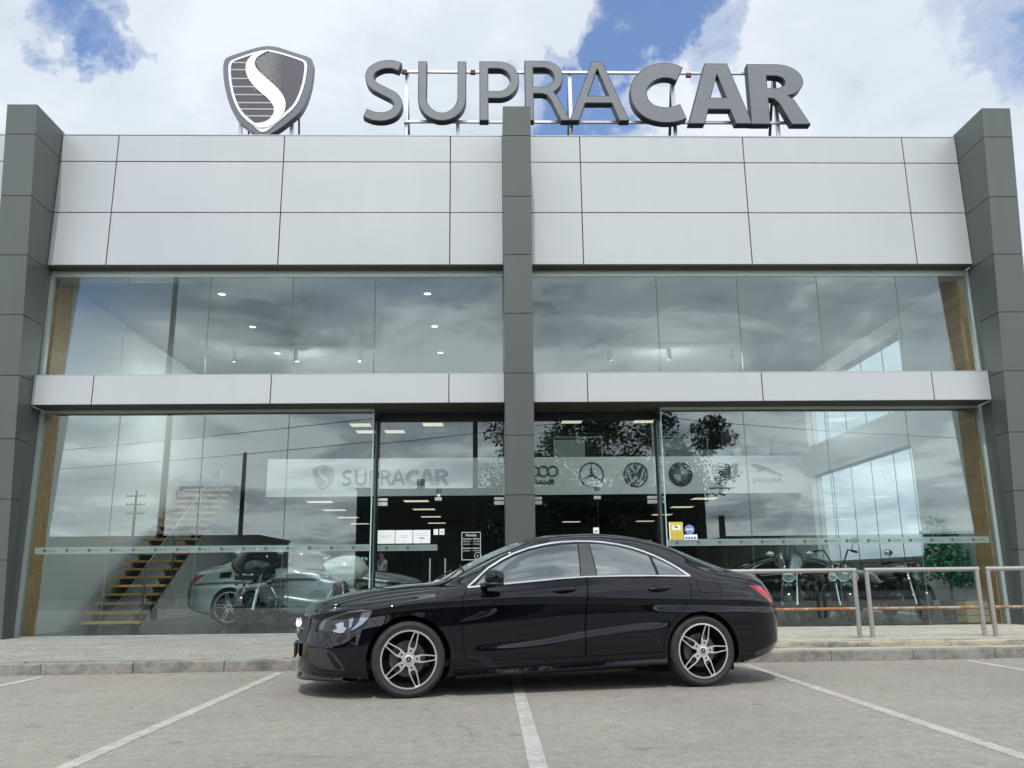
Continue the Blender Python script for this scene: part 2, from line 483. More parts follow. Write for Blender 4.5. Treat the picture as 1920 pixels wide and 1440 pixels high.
# ------------------------------------------------------------------ mesh helpers
class MB:
    def __init__(s):
        s.v, s.f, s.m, s.sm = [], [], [], []
        s.M = None

    def add(s, vs, fs, mi=0, smooth=False):
        o = len(s.v)
        if s.M is not None:
            vs = [tuple(s.M @ Vector(p)) for p in vs]
        s.v += [tuple(p) for p in vs]
        for f in fs:
            s.f.append(tuple(o + i for i in f))
            s.m.append(mi)
            s.sm.append(smooth)
        return s

    def box(s, x0, x1, y0, y1, z0, z1, mi=0, c=0.0):
        if c <= 0:
            vs = [(x, y, z) for z in (z0, z1) for y in (y0, y1) for x in (x0, x1)]
            return s.add(vs, [(0, 2, 3, 1), (4, 5, 7, 6), (0, 1, 5, 4), (2, 6, 7, 3), (0, 4, 6, 2), (1, 3, 7, 5)], mi)
        bm = bmesh.new()
        bmesh.ops.create_cube(bm, size=1)
        for v in bm.verts:
            v.co = Vector(((x0 + x1) / 2 + v.co.x * (x1 - x0), (y0 + y1) / 2 + v.co.y * (y1 - y0), (z0 + z1) / 2 + v.co.z * (z1 - z0)))
        bmesh.ops.bevel(bm, geom=bm.edges[:], offset=c, segments=2, affect='EDGES', profile=0.7)
        vs = [tuple(v.co) for v in bm.verts]
        bm.verts.index_update()
        fs = [tuple(v.index for v in f.verts) for f in bm.faces]
        bm.free()
        return s.add(vs, fs, mi)

    def cyl(s, p0, p1, r0, r1=None, n=12, mi=0, cap=True, smooth=True):
        p0, p1 = Vector(p0), Vector(p1)
        r1 = r0 if r1 is None else r1
        d = (p1 - p0).normalized()
        a = d.orthogonal().normalized()
        b = d.cross(a)
        vs = []
        for p, r in ((p0, r0), (p1, r1)):
            for i in range(n):
                t = 2 * PI * i / n
                vs.append(p + (a * math.cos(t) + b * math.sin(t)) * r)
        s.add(vs, [(i, (i + 1) % n, n + (i + 1) % n, n + i) for i in range(n)], mi, smooth)
        if cap:
            s.add(vs[:n], [tuple(reversed(range(n)))], mi)
            s.add(vs[n:], [tuple(range(n))], mi)
        return s

    def tube(s, path, r, n=8, mi=0, closed=False):
        pts = [Vector(p) for p in path]
        k = len(pts)
        rs = r if isinstance(r, (list, tuple)) else [r] * k
        prev = None
        vs = []
        for i, p in enumerate(pts):
            if closed:
                d = pts[(i + 1) % k] - pts[i - 1]
            else:
                d = pts[min(i + 1, k - 1)] - pts[max(i - 1, 0)]
            d.normalize()
            if prev is None:
                a = d.orthogonal().normalized()
            else:
                a = prev - d * prev.dot(d)
                a.normalize()
            prev = a
            b = d.cross(a)
            for j in range(n):
                t = 2 * PI * j / n
                vs.append(p + (a * math.cos(t) + b * math.sin(t)) * rs[i])
        fs = []
        for i in range(k if closed else k - 1):
            i2 = (i + 1) % k
            for j in range(n):
                fs.append((i * n + j, i * n + (j + 1) % n, i2 * n + (j + 1) % n, i2 * n + j))
        if not closed:
            fs.append(tuple(reversed(range(n))))
            fs.append(tuple((k - 1) * n + j for j in range(n)))
        return s.add(vs, fs, mi, True)

    def lathe(s, prof, n=32, mi=0, axis='Y', c=(0, 0, 0), smooth=True, ang=2 * PI, a0=0.0):
        """prof: list of (radius, along axis)"""
        vs = []
        full = abs(ang - 2 * PI) < 1e-6
        cnt = n if full else n + 1
        for (r, h) in prof:
            for i in range(cnt):
                t = a0 + ang * i / n
                x, y = r * math.cos(t), r * math.sin(t)
                p = {'Y': (x, h, y), 'Z': (x, y, h), 'X': (h, x, y)}[axis]
                vs.append((p[0] + c[0], p[1] + c[1], p[2] + c[2]))
        fs = []
        for k in range(len(prof) - 1):
            for i in range(n):
                j = (i + 1) % cnt
                fs.append((k * cnt + i, k * cnt + j, (k + 1) * cnt + j, (k + 1) * cnt + i))
        return s.add(vs, fs, mi, smooth)

    def prism(s, loops, fn, d0, d1, mi=0, side=None, smooth_side=False):
        """loops: outer loop then holes, 2D; fn(x, y, d) -> 3D"""
        tri = tessellate_polygon([[Vector((p[0], p[1], 0)) for p in L] for L in loops])
        flat = [p for L in loops for p in L]
        n = len(flat)
        vs = [fn(p[0], p[1], d0) for p in flat] + [fn(p[0], p[1], d1) for p in flat]
        fs = [tuple(t) for t in tri] + [tuple(i + n for i in reversed(t)) for t in tri]
        s.add(vs, fs, mi)
        o = 0
        for L in loops:
            k = len(L)
            vs2 = [fn(p[0], p[1], d0) for p in L] + [fn(p[0], p[1], d1) for p in L]
            s.add(vs2, [(i, (i + 1) % k, k + (i + 1) % k, k + i) for i in range(k)], mi if side is None else side, smooth_side)
        return s

    def blob(s, c, r, e1=1.0, e2=1.0, mi=0, nu=20, nv=12, M=None):
        """superellipsoid"""
        def sp(w, e):
            return math.copysign(abs(w) ** e, w)
        vs = []
        for i in range(nv + 1):
            ph = -PI / 2 + PI * i / nv
            for j in range(nu):
                th = 2 * PI * j / nu
                p = Vector((r[0] * sp(math.cos(ph), e1) * sp(math.cos(th), e2), r[1] * sp(math.cos(ph), e1) * sp(math.sin(th), e2), r[2] * sp(math.sin(ph), e1)))
                if M is not None:
                    p = M @ p
                vs.append(p + Vector(c))
        fs = []
        for i in range(nv):
            for j in range(nu):
                k = (j + 1) % nu
                fs.append((i * nu + j, i * nu + k, (i + 1) * nu + k, (i + 1) * nu + j))
        return s.add(vs, fs, mi, True)

    def mesh(s, name, mats):
        me = bpy.data.meshes.new(name)
        me.from_pydata(s.v, [], s.f)
        for m in mats:
            me.materials.append(m)
        me.polygons.foreach_set('material_index', s.m)
        me.polygons.foreach_set('use_smooth', s.sm)
        me.update()
        bm = bmesh.new()
        bm.from_mesh(me)
        bmesh.ops.remove_doubles(bm, verts=bm.verts[:], dist=1e-5)
        bmesh.ops.recalc_face_normals(bm, faces=bm.faces[:])
        bm.to_mesh(me)
        bm.free()
        flags = [False] * len(me.polygons)
        me.polygons.foreach_get('use_smooth', flags)
        if any(flags):
            me.set_sharp_from_angle(angle=math.radians(38))
            me.polygons.foreach_set('use_smooth', flags)
            me.update()
        return me

    def obj(s, name, mats, parent=None, loc=None):
        if not isinstance(mats, (list, tuple)):
            mats = [mats]
        return link(name, s.mesh(name, mats), parent, loc)


def link(name, me, parent=None, loc=None, rot=None):
    o = bpy.data.objects.new(name, me)
    COL.objects.link(o)
    if loc:
        o.location = loc
    if rot:
        o.rotation_euler = rot
    if parent is not None:
        o.parent = parent
    return o


def tag(o, label, cat, group=None):
    o['label'] = label
    o['category'] = cat
    if group:
        o['group'] = group
    return o


def thing(name, label, cat, loc=(0, 0, 0), rotz=0.0, group=None):
    o = link(name, None, None, loc, (0, 0, rotz))
    o.empty_display_size = 0.2
    return tag(o, label, cat, group)


def struct(o):
    o['kind'] = 'structure'
    return o


def stuff(o):
    o['kind'] = 'stuff'
    return o


def dup(root, loc, rotz=None, label=None):
    r = root.copy()
    COL.objects.link(r)
    r.location = loc
    if rotz is not None:
        r.rotation_euler = (0, 0, rotz)
    if label:
        r['label'] = label
    for ch in list(root.children):
        c = ch.copy()
        COL.objects.link(c)
        c.parent = r
        for g in ch.children:
            d = g.copy()
            COL.objects.link(d)
            d.parent = c
    return r


def text_mesh(s, size, align='CENTER', extrude=0.001, bold=0.0, spacing=1.0, res=2):
    cu = bpy.data.curves.new('lettering', 'FONT')
    cu.body = s
    cu.size = size
    cu.align_x = align
    cu.extrude = extrude
    cu.offset = bold
    cu.space_character = spacing
    cu.resolution_u = res
    o = bpy.data.objects.new('lettering', cu)
    me = bpy.data.meshes.new_from_object(o)
    bpy.data.objects.remove(o)
    return me


def text_obj(name, s, size, m, loc, parent=None, wide=None, **kw):
    """upright lettering facing -Y; wide = wanted width in metres"""
    me = text_mesh(s, size, **kw)
    if wide:
        xs = [v.co.x for v in me.vertices]
        k = wide / (max(xs) - min(xs))
        for v in me.vertices:
            v.co.x *= k
    me.materials.clear()
    me.materials.append(m)
    me.transform(Matrix.Rotation(PI / 2, 4, 'X'))
    return link(name, me, parent, loc)
# ------------------------------------------------------------------ ground
mb = MB()
mb.add([(-400, -400, 0), (400, -400, 0), (400, 400, 0), (-400, 400, 0)], [(0, 1, 2, 3)])
struct(mb.obj('parking_lot', M_ASPHALT))
mb = MB()
mb.add([(-400, -28, .004), (400, -28, .004), (400, -6, .004), (-400, -6, .004)], [(0, 1, 2, 3)])  # unseen dark road sheet, added to darken the ground reflected in the glass
struct(mb.obj('added_dark_road', hsv_noise_mat('dark_asphalt', [(0.3, (0.045, 0.045, 0.045)), (0.7, (0.07, 0.07, 0.068))], 9.0)))
KY = lambda x: 10.13 + 0.035 * x                      # front line of the kerb
for x0 in (-7.42, -4.86, -2.32, 0.25, 2.90, 5.52, 8.1):
    mb = MB()
    L = [(x0 - .05, 2.2), (x0 + .05, 2.2), (x0 + .05, KY(x0) - .22), (x0 - .05, KY(x0) - .22)]
    mb.add([(x, y, z) for z in (-.003, .004) for x, y in L], [(4, 5, 6, 7), (0, 1, 5, 4), (1, 2, 6, 5), (2, 3, 7, 6), (3, 0, 4, 7)])
    o = struct(mb.obj('parking_line', M_LINE))

# kerb: single stones
kerb = thing('kerb', 'long grey concrete kerb along the edge of the parking lot', 'kerb', (0, 0, 0))
kerb['kind'] = 'structure'
x = -15.0
rk = random.Random(3)
while x < 17:
    ln = 1.0
    mb = MB()
    mb.box(0.002, ln - .002, 0, 0.20, -0.1, 0.116, 0, 0.016)
    o = mb.obj('kerb_stone', M_KERB, kerb, (x, KY(x), rk.uniform(-.002, .002)))
    o.rotation_euler = (0, 0, math.atan(0.035) + rk.uniform(-.002, .002))
    x += ln

# pavement bed under the pavers
XS = 1.0                                              # left of this the pavement is flat, right of it there is a step
pave = link('pavement', None)
struct(pave)
mb = MB()
mb.add([(-16, KY(-16) + .2, .085), (XS, KY(XS) + .2, .085), (XS, 14.36, .128), (-16, 14.36, .128),
        (-16, KY(-16) + .2, -.1), (XS, KY(XS) + .2, -.1), (XS, 14.36, -.1), (-16, 14.36, -.1)],
       [(0, 1, 2, 3), (0, 4, 5, 1), (1, 5, 6, 2), (0, 3, 7, 4)])
SY = lambda x: 10.93 + 0.02 * (x - 4.6)               # the second step on the right
mb.add([(XS + .002, KY(XS) + .2, .075), (17, KY(17) + .2, .075), (17, SY(17), .075), (XS + .002, SY(XS), .075)], [(0, 1, 2, 3)])
mb.add([(XS + .002, SY(XS), .14), (17, SY(17), .14), (17, 14.36, .14), (XS + .002, 14.36, .14), (XS + .002, SY(XS), 0), (17, SY(17), 0)],
       [(0, 1, 2, 3), (0, 4, 5, 1)])
mb.obj('sand_bed', M_BED, pave)
# step edge on the right: concrete lengths
x = XS
while x < 17:
    mb = MB()
    mb.box(0.001, 1.199, 0, .24, -.02, .166, 0, .018)
    o = mb.obj('step_stone', M_STEP, pave, (x, SY(x) - .02, rk.uniform(-.004, .003)))
    o.rotation_euler = (0, 0, 0.02)
    x += 1.2


def paver_mesh(lx, ly, m):
    mb = MB()
    a, b, t, c = lx / 2, ly / 2, .05, .006
    vs = [(-a, -b, -t), (a, -b, -t), (a, b, -t), (-a, b, -t), (-a, -b, -c), (a, -b, -c), (a, b, -c), (-a, b, -c),
          (-a + c, -b + c, 0), (a - c, -b + c, 0), (a - c, b - c, 0), (-a + c, b - c, 0)]
    mb.add(vs, [(0, 1, 5, 4), (1, 2, 6, 5), (2, 3, 7, 6), (3, 0, 4, 7), (4, 5, 9, 8), (5, 6, 10, 9), (6, 7, 11, 10), (7, 4, 8, 11), (8, 9, 10, 11)])
    return mb.mesh('paver', [m])


PV = paver_mesh(.196, .098, M_PAVER)
PVC = paver_mesh(.196, .098, M_PAVERC)
slots = []
rp = random.Random(11)
for zone in ('flat', 'upper', 'strip'):
    x0, x1 = (-12.0, XS - .1) if zone == 'flat' else (XS + .1, 13.0)
    ya = 10.0 if zone != 'upper' else 11.1
    yb = 14.24 if zone != 'strip' else 11.0
    j = 0
    y = ya
    while y < yb:
        x = x0 + (.1 if j % 2 else 0)
        while x < x1:
            ok = y > KY(x) + .255 if zone != 'upper' else y > SY(x) + .28
            if zone == 'strip':
                ok = ok and y < SY(x) - .075
            if ok:
                z = (.122 + .030 * (y - 10.2) / 4.1) if zone == 'flat' else (.172 if zone == 'upper' else .108)
                slots.append((x, y, z + rp.uniform(-.003, .003), rp.uniform(-.012, .012), rp.uniform(-.02, .02), zone))
            x += .2
        y += .1
        j += 1


def seen(sx, sy):
    px = 919 + 1579 * (sx - 0.0275 * sy) / sy
    return 0 < px < 1920 and not (545 < px < 1470 and sy > 0)


ranked = sorted((s for s in slots if s[5] == 'flat' and seen(s[0], s[1]) and s[0] < -2.3), key=lambda s: s[1])
pick = set(ranked[:230])
ranked2 = sorted((s for s in slots if s[5] == 'upper' and seen(s[0], s[1]) and s[0] > 3.2), key=lambda s: s[1])
pick |= set(ranked2[:70])
bulk = {'flat': MB(), 'upper': MB(), 'strip': MB()}
for sl in slots:
    x, y, z, rx, rz, zone = sl
    me = PV if zone == 'flat' else PVC
    if sl in pick:
        link('paver', me, pave, (x, y, z), (rx * .5, rx, rz))
    else:
        M = Matrix.Translation((x, y, z)) @ Matrix.Rotation(rz, 4, 'Z') @ Matrix.Rotation(rx, 4, 'Y')
        b = bulk[zone]
        o = len(b.v)
        b.v += [tuple(M @ v.co) for v in me.vertices]
        for p in me.polygons:
            b.f.append(tuple(o + i for i in p.vertices))
            b.m.append(0)
            b.sm.append(False)


def raw_obj(b, name, m, parent):
    me = bpy.data.meshes.new(name)
    me.from_pydata(b.v, [], b.f)
    me.materials.append(m)
    return stuff(link(name, me, parent))


raw_obj(bulk['flat'], 'grey_pavers', M_PAVER, pave)
raw_obj(bulk['upper'], 'cream_pavers', M_PAVERC, pave)
raw_obj(bulk['strip'], 'lower_pavers', M_PAVERC, pave)

# ------------------------------------------------------------------ showroom building
XC, YG, YF, ZF = 0.49, 14.35, 13.90, 0.15
bld = thing('showroom_building', 'two storey glass fronted car showroom with white cladding and dark grey pillars', 'building', (XC, YG, 0))
BO = Vector((XC, YG, 0))


def B(mb, name, mats, parent=None, origin=(0, 0, 0)):
    """link a part given in world coordinates under the building or one of its parts"""
    o = mb.obj(name, mats, bld if parent is None else parent)
    if parent is None:
        o.location = Vector(origin) - BO
    return o


EDGE = [-11.2, -8.117, -7.12, -4.165, -1.175, -0.235]
cols = [(EDGE[i], EDGE[i + 1]) for i in range(5)]
cols += [(-b, -a) for a, b in reversed(cols)]
rows = [(6.35, 7.335), (7.335, 8.315), (8.315, 8.83)]
for (xa, xb) in cols:
    if xb > 8.2:
        continue
    for (za, zb) in rows:
        mb = MB()
        cx_, cz_ = XC + (xa + xb) / 2, (za + zb) / 2
        w_, h_ = (xb - xa) / 2 - .009, (zb - za) / 2 - .009
        mb.box(-w_, w_, 0, .04, -h_, h_, 0, .004)
        o = B(mb, 'cladding_panel', M_FASCIA, None, (cx_, YF, cz_))
        o.rotation_euler = (rk.uniform(-.004, .004), 0, rk.uniform(-.0012, .0012))
    if xa > -8.2:
        mb = MB()
        mb.box(XC + xa + .008, XC + xb - .008, YF, YF + .04, 3.89, 4.385, 0, .004)
        B(mb, 'cladding_panel', M_FASCIA)
mb = MB()
mb.box(XC - 11.2, XC + 8.1, YF + .05, YG + .35, 6.36, 8.82, 0)
mb.box(XC - 11.2, XC + 8.1, YF - .004, YF + .1, 8.832, 8.85, 1)
B(mb, 'fascia_backing', [M_JOINT, M_FASCIA])
mb = MB()
mb.box(XC - 8.1, XC + 8.1, YF + .03, YG + .1, 6.335, 6.358, 0)
B(mb, 'soffit', [M_SOFFIT])
mb = MB()
mb.box(XC - 8.1, XC + 8.1, YF + .05, YG + .06, 3.90, 4.375, 0)
mb.box(XC - 8.1, XC + 8.1, YF - .002, YG - .02, 4.388, 4.40, 1)
mb.box(XC - 8.1, XC + 8.1, YF + .03, YG + .5, 3.878, 3.898, 2)
B(mb, 'band_backing', [M_JOINT, M_FASCIA, M_SOFFIT])

# leaning pillars: clad boxes whose front comes forward with height
PJ = [.13, 1.36, 2.31, 3.27, 4.29, 5.29, 6.29, 7.30, 8.37, 8.90]
pfront = lambda z: 13.90 - 0.102 * (z - .13)
for px, w in ((-8.367, .25), (0.0, .237), (8.367, .25)):
    pil = link('pillar', None, bld, (px, 0, 0))
    mb = MB()
    c = .012
    for k in range(len(PJ) - 1):
        za, zb = PJ[k] + .006, PJ[k + 1] - .006
        mb = MB()
        ya, yb = pfront(za) - YG, pfront(zb) - YG
        back = .40 if px == 0 else -.40
        vs = [(-w, ya, za), (w, ya, za), (w, back, za), (-w, back, za), (-w, yb, zb), (w, yb, zb), (w, back, zb), (-w, back, zb)]
        mb.add(vs, [(0, 1, 5, 4), (1, 2, 6, 5), (2, 3, 7, 6), (3, 0, 4, 7), (4, 5, 6, 7), (0, 3, 2, 1)])
        mb.obj('cladding_panel', [M_GREY], pil)
    mb = MB()
    za, zb = PJ[0], PJ[-1] - .02
    ya, yb = pfront(za) - YG + .012, pfront(zb) - YG + .012
    ww = w - .012
    bk = back - .02
    vs = [(-ww, ya, za), (ww, ya, za), (ww, bk, za), (-ww, bk, za), (-ww, yb, zb), (ww, yb, zb), (ww, bk, zb), (-ww, bk, zb)]
    mb.add(vs, [(0, 1, 5, 4), (1, 2, 6, 5), (2, 3, 7, 6), (3, 0, 4, 7), (4, 5, 6, 7)])
    mb.obj('core', [M_JOINT], pil)
# grey returns between the outer pillars and the glass frame
for s in (-1, 1):
    mb = MB()
    for za, zb, yy in ((.1, 3.876, YG), (4.402, 6.333, YG - .19)):
        pa, pb_, pc, pd = (XC + s * 8.123, YF + .06), (XC + s * 8.186, yy + .09), (XC + s * 8.30, yy + .09), (XC + s * 8.30, YF + .06)
        vs = [(x, y, z) for z in (za, zb) for x, y in (pa, pb_, pc, pd)]
        mb.add(vs, [(0, 1, 5, 4), (1, 2, 6, 5), (2, 3, 7, 6), (3, 0, 4, 7), (0, 3, 2, 1), (4, 5, 6, 7)])
    B(mb, 'return_panel', [M_GREY])

B(MB().box(XC - 11.2, XC - 8.64, YG - .1, YG + .35, .05, 6.33), 'adjoining_wall', [M_WALLW])

# glazing
YU = 14.16                                            # the upper glazing stands a little forward
PX = [.245, 2.49, 3.94, 5.38, 6.82, 8.11]


def pane(x0, x1, z0, z1, y=YG, name='glass_pane'):
    mb = MB()
    g = .005
    vs = [(a, b, c) for c in (z0, z1) for b in (y, y + .012) for a in (x0 + g, x1 - g)]
    mb.add(vs, [(0, 1, 5, 4), (2, 6, 7, 3)], 0)
    mb.add(vs, [(0, 2, 3, 1), (4, 5, 7, 6), (0, 4, 6, 2), (1, 3, 7, 5)], 1)
    return B(mb, name, [G_FACADE, G_EDGE])


for s in (-1, 1):
    for i in range(5):
        a, b = sorted((XC + s * PX[i], XC + s * PX[i + 1]))
        pane(a, b, 4.40, 6.30, YU)
        if i:
            pane(a, b, ZF + .01, 3.83)
    mb = MB()
    for (za, zb, yy) in ((ZF, 3.88, YG), (4.40, 6.335, YU)):
        a, b = sorted((XC + s * 8.11, XC + s * 8.185))
        mb.box(a, b, yy - .02, yy + .08, za, zb)
    a, b = sorted((XC + s * .24, XC + s * 8.11))
    mb.box(a, b, YU - .012, YG + .125, 6.225, 6.334)
    a, b = sorted((XC + s * 2.49, XC + s * 8.11))
    mb.box(a, b, YG - .01, YG + .07, 3.83, 3.877)
    mb.box(a, b, YG - .015, YG + .07, ZF - .06, ZF + .01)
    B(mb, 'window_frame', [M_FRAME])
    # recessed entrance: return glass, dark header, transom pane and two door leaves
    YD = YG + .43
    mb = MB()
    xg = XC + s * 2.49
    mb.add([(xg - .006, YG + .012, ZF), (xg + .006, YG + .012, ZF), (xg + .006, YD, ZF), (xg - .006, YD, ZF),
            (xg - .006, YG + .012, 3.83), (xg + .006, YG + .012, 3.83), (xg + .006, YD, 3.83), (xg - .006, YD, 3.83)],
           [(0, 3, 7, 4), (1, 5, 6, 2)], 0)
    mb.add([(xg - .006, YG + .012, 3.83), (xg + .006, YG + .012, 3.83), (xg + .006, YD, 3.83), (xg - .006, YD, 3.83)], [(0, 1, 2, 3)], 1)
    B(mb, 'return_glass', [G_FACADE, G_EDGE])
    mb = MB()
    mb.box(xg - .009, xg + .009, YG - .004, YG + .0115, ZF, 3.83)
    mb.box(xg - .007, xg + .007, YD - .034, YD - .022, ZF, 3.73)
    B(mb, 'glass_edge_strip', [G_EDGE])
    a, b = sorted((XC + s * .245, XC + s * 2.44))
    mb = MB()
    mb.box(a, b, YD - .03, YD + .06, 3.74, 3.877)
    mb.box(XC + s * 2.468 - .016, XC + s * 2.468 + .016, YD - .02, YD + .05, ZF, 3.74)
    B(mb, 'door_header', [M_FRAMED])
    pane(a, b, 2.325, 3.74, YD)
    xm = XC + s * 1.39
    for (da, db, hs) in ((min(XC + s * .245, xm), max(XC + s * .245, xm), 1), (min(XC + s * 2.44, xm), max(XC + s * 2.44, xm), -1)):
        o = pane(da + .004, db - .004, ZF + .012, 2.31, YD, 'glass_door')
        mb = MB()
        hx = xm + (-.13 if (da + db) / 2 < xm else .13)
        for yy in (-.05,):
            mb.cyl((hx, YD + yy, .72), (hx, YD + yy, 1.34), .014, n=10)
            mb.cyl((hx, YD + yy, .80), (hx, YD, .80), .008, n=8)
            mb.cyl((hx, YD + yy, 1.26), (hx, YD, 1.26), .008, n=8)
        B(mb, 'handle', [M_STEEL], o)
        hx = da if (da + db) / 2 < xm else db
        sg = 1 if hx == da else -1
        xa, xb = sorted((hx, hx + sg * .17))
        B(MB().box(xa, xb, YD - .014, YD + .026, 2.245, 2.309, 0, .003), 'hinge', [M_STEEL], o)
        B(MB().box(xa, xb, YD - .012, YD + .024, ZF + .012, ZF + .07, 0, .003), 'hinge', [M_STEEL], o)
    for hx in (XC + s * .245 + s * .085, XC + s * 2.44 - s * .085):
        B(MB().box(hx - .085, hx + .085, YD - .014, YD + .026, 2.328, 2.375, 0, .003), 'patch_fitting', [M_STEEL])
    B(MB().box(xm - .06, xm + .06, YD - .014, YD + .026, 2.328, 2.385, 0, .003), 'patch_fitting', [M_STEEL])

# shell: floor, walls, ceiling, mezzanine
XL, XR, YB = -7.78, 8.72, 36.0
mb = MB()
mb.box(XL - .3, XR + .3, YG - .05, YB, -.1, ZF)
B(mb, 'showroom_floor', [M_FLOOR])
mb = MB()
mb.box(XL - .3, XL, YG + .1, YB, ZF, 6.5)
B(mb, 'side_wall', [M_WALLW])
WY0, WY1 = 17.05, 22.65
mb = MB()
mb.box(XR, XR + .3, YG + .1, WY0, ZF, 6.5)
mb.box(XR, XR + .3, WY1, YB, ZF, 6.5)
mb.box(XR, XR + .3, WY0, WY1, 3.62, 4.42)
mb.box(XR, XR + .3, WY0, WY1, 6.02, 6.5)
B(mb, 'side_wall', [M_WALLW])
for (za, zb) in ((ZF, 3.62), (4.42, 6.02)):
    for k in range(5):
        y0 = WY0 + (WY1 - WY0) * k / 5
        y1 = WY0 + (WY1 - WY0) * (k + 1) / 5
        mb = MB()
        vs = [(XR + dx, y, z) for z in (za, zb) for y in (y0 + .006, y1 - .006) for dx in (.14, .152)]
        mb.add(vs, [(0, 4, 6, 2), (1, 3, 7, 5)], 0)
        mb.add(vs, [(0, 1, 5, 4), (2, 6, 7, 3)], 1)
        B(mb, 'side_window_pane', [G_SIDE, M_FRAMED])
mb = MB()
mb.box(XL - .3, XR + .3, YG + .1, YB, 6.5, 6.7)
mb.box(XL - .3, XR + .3, YB, YB + .2, ZF, 6.7)
B(mb, 'rear_shell', [M_DARKW])
mb = MB()
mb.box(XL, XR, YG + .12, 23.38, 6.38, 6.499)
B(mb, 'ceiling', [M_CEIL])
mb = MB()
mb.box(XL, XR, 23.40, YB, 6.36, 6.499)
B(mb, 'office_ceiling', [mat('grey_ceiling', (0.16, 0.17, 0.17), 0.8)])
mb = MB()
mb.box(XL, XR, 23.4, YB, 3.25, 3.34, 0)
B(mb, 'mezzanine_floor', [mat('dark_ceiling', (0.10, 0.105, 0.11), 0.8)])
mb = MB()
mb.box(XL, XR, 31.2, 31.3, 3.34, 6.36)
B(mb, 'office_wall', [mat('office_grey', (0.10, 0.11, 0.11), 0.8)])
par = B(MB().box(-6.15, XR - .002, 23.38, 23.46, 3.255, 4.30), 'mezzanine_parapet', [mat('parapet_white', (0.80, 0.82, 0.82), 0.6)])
# roof behind the fascia
mb = MB()
mb.box(XL - .3, XR + .3, YG + .4, YB + .2, 6.71, 8.2)
B(mb, 'roof_block', [M_DARKW])
# slatted oak linings next to the front glass
for sx, x0 in ((-1, XL), (1, XR)):
    lin = link('wood_lining', None, bld, Vector((x0, YG, 0)) - BO)
    mb = MB()
    a, b = sorted((0, -sx * .11))
    mb.box(a, b, .10, .62, ZF, 6.37)
    mb.obj('backing_board', [M_WOOD], lin)
    if sx > 0:
        me = MB().box(-.14, -.1101, -.012, .012, ZF, 6.36).mesh('slat', [slat_mat()])
        for k in range(12):
            link('slat', me, lin, (0, .13 + k * .042, 0))

# stair to the mezzanine
st = thing('staircase', 'open staircase with orange wood treads on dark steel beams by the white wall', 'staircase', (-6.92, 15.95, ZF))
RISE, GO = .161, .268
tm = MB().box(-.58, .58, 0, .27, -.045, 0, 0, .006).mesh('tread', [M_TREAD])
for i in range(19):
    link('tread', tm, st, (0, i * GO, .165 + i * RISE))
for sx in (-.38, .38):
    mb = MB()
    for i in range(19):
        z = .165 + i * RISE
        mb.box(sx - .05, sx + .05, i * GO + .03, i * GO + .25, z - .11, z - .046)
    p0, p1 = Vector((sx, .2, -.0)), Vector((sx, 19 * GO + .1, 19 * RISE - .06))
    d = (p1 - p0)
    n_ = Vector((0, -d.z, d.y)).normalized() * .09
    vs = []
    for p in (p0, p1):
        for q in (-n_, n_):
            for dx in (-.04, .04):
                vs.append(p + q + Vector((dx, 0, 0)))
    mb.add(vs, [(0, 1, 3, 2), (4, 6, 7, 5), (0, 4, 5, 1), (2, 3, 7, 6), (0, 2, 6, 4), (1, 5, 7, 3)])
    mb.obj('stringer', [M_DSTEEL], st)
for i in (0, 5, 10, 15):
    mb = MB()
    mb.cyl((.56, i * GO + .12, .165 + i * RISE), (.56, i * GO + .12, 1.12 + i * RISE), .022, n=8)
    mb.obj('baluster', [M_POST], st)
mb = MB()
mb.tube([(.56, .12, 1.12), (.56, 18.6 * GO, 1.12 + 18.2 * RISE)], .02)
mb.obj('handrail', [M_POST], st)
mb = MB()
mb.box(-.75, .7, 19 * GO, 7.42, 3.06, 3.16)
mb.obj('landing', [M_DSTEEL], st)

# ------------------------------------------------------------------ ceiling lamps
LP_M = {}


def lamp_panel(x, y, z, label, grp, w=.62, d=.62):
    t = thing('ceiling_light', label, 'ceiling light', (x, y, z), 0, grp)
    if (w, d) not in LP_M:
        LP_M[(w, d)] = (MB().box(-w / 2, w / 2, -d / 2, d / 2, -.018, -.002).mesh('diffuser', [M_LAMP]),
                        MB().box(-w / 2 - .02, w / 2 + .02, -d / 2 - .02, d / 2 + .02, -.012, 0).mesh('housing', [M_WHITE]))
    link('diffuser', LP_M[(w, d)][0], t)
    link('housing', LP_M[(w, d)][1], t)


G1 = 'ceiling lights under the mezzanine'
for i, x in enumerate((-4.95, -2.15, 3.3, 6.3)):
    for k, y in enumerate((24.75, 27.7, 31.0, 34.5)):
        if x == 3.3 and k < 3:
            continue
        rown = ('leftmost row', 'row behind the left entrance', 'row behind the right entrance', 'rightmost row')[i]
        lamp_panel(x + (k * -.1 if i == 0 else 0), y, 3.249, '%s light panel of the %s under the mezzanine' % (('nearest', 'second', 'third', 'farthest')[k], rown), G1, .7, .5)
G2 = 'ceiling lights over the mezzanine'
for x, y, w_ in ((-4.55, 29.4, 'nearer light panel over the mezzanine left of the entrance jamb'), (-2.0, 29.4, 'nearer light panel over the mezzanine behind the left entrance'), (-4.55, 30.8, 'farther light panel over the mezzanine left of the entrance jamb'),
                (-3.5, 30.8, 'farther light panel over the mezzanine behind the left entrance'), (2.88, 26.8, 'nearer light panel over the star emblem'), (2.88, 29.0, 'farther light panel over the star emblem'),
                (5.43, 26.8, 'nearer light panel over the round three letter badge'), (5.43, 29.0, 'farther light panel over the round three letter badge')):
    lamp_panel(x, y, 6.359, 'cream ' + w_, G2, .7, .6)
dm = MB().lathe([(0, -.004), (.07, -.004)], 16, 0, 'Z').mesh('lens', [M_LED])
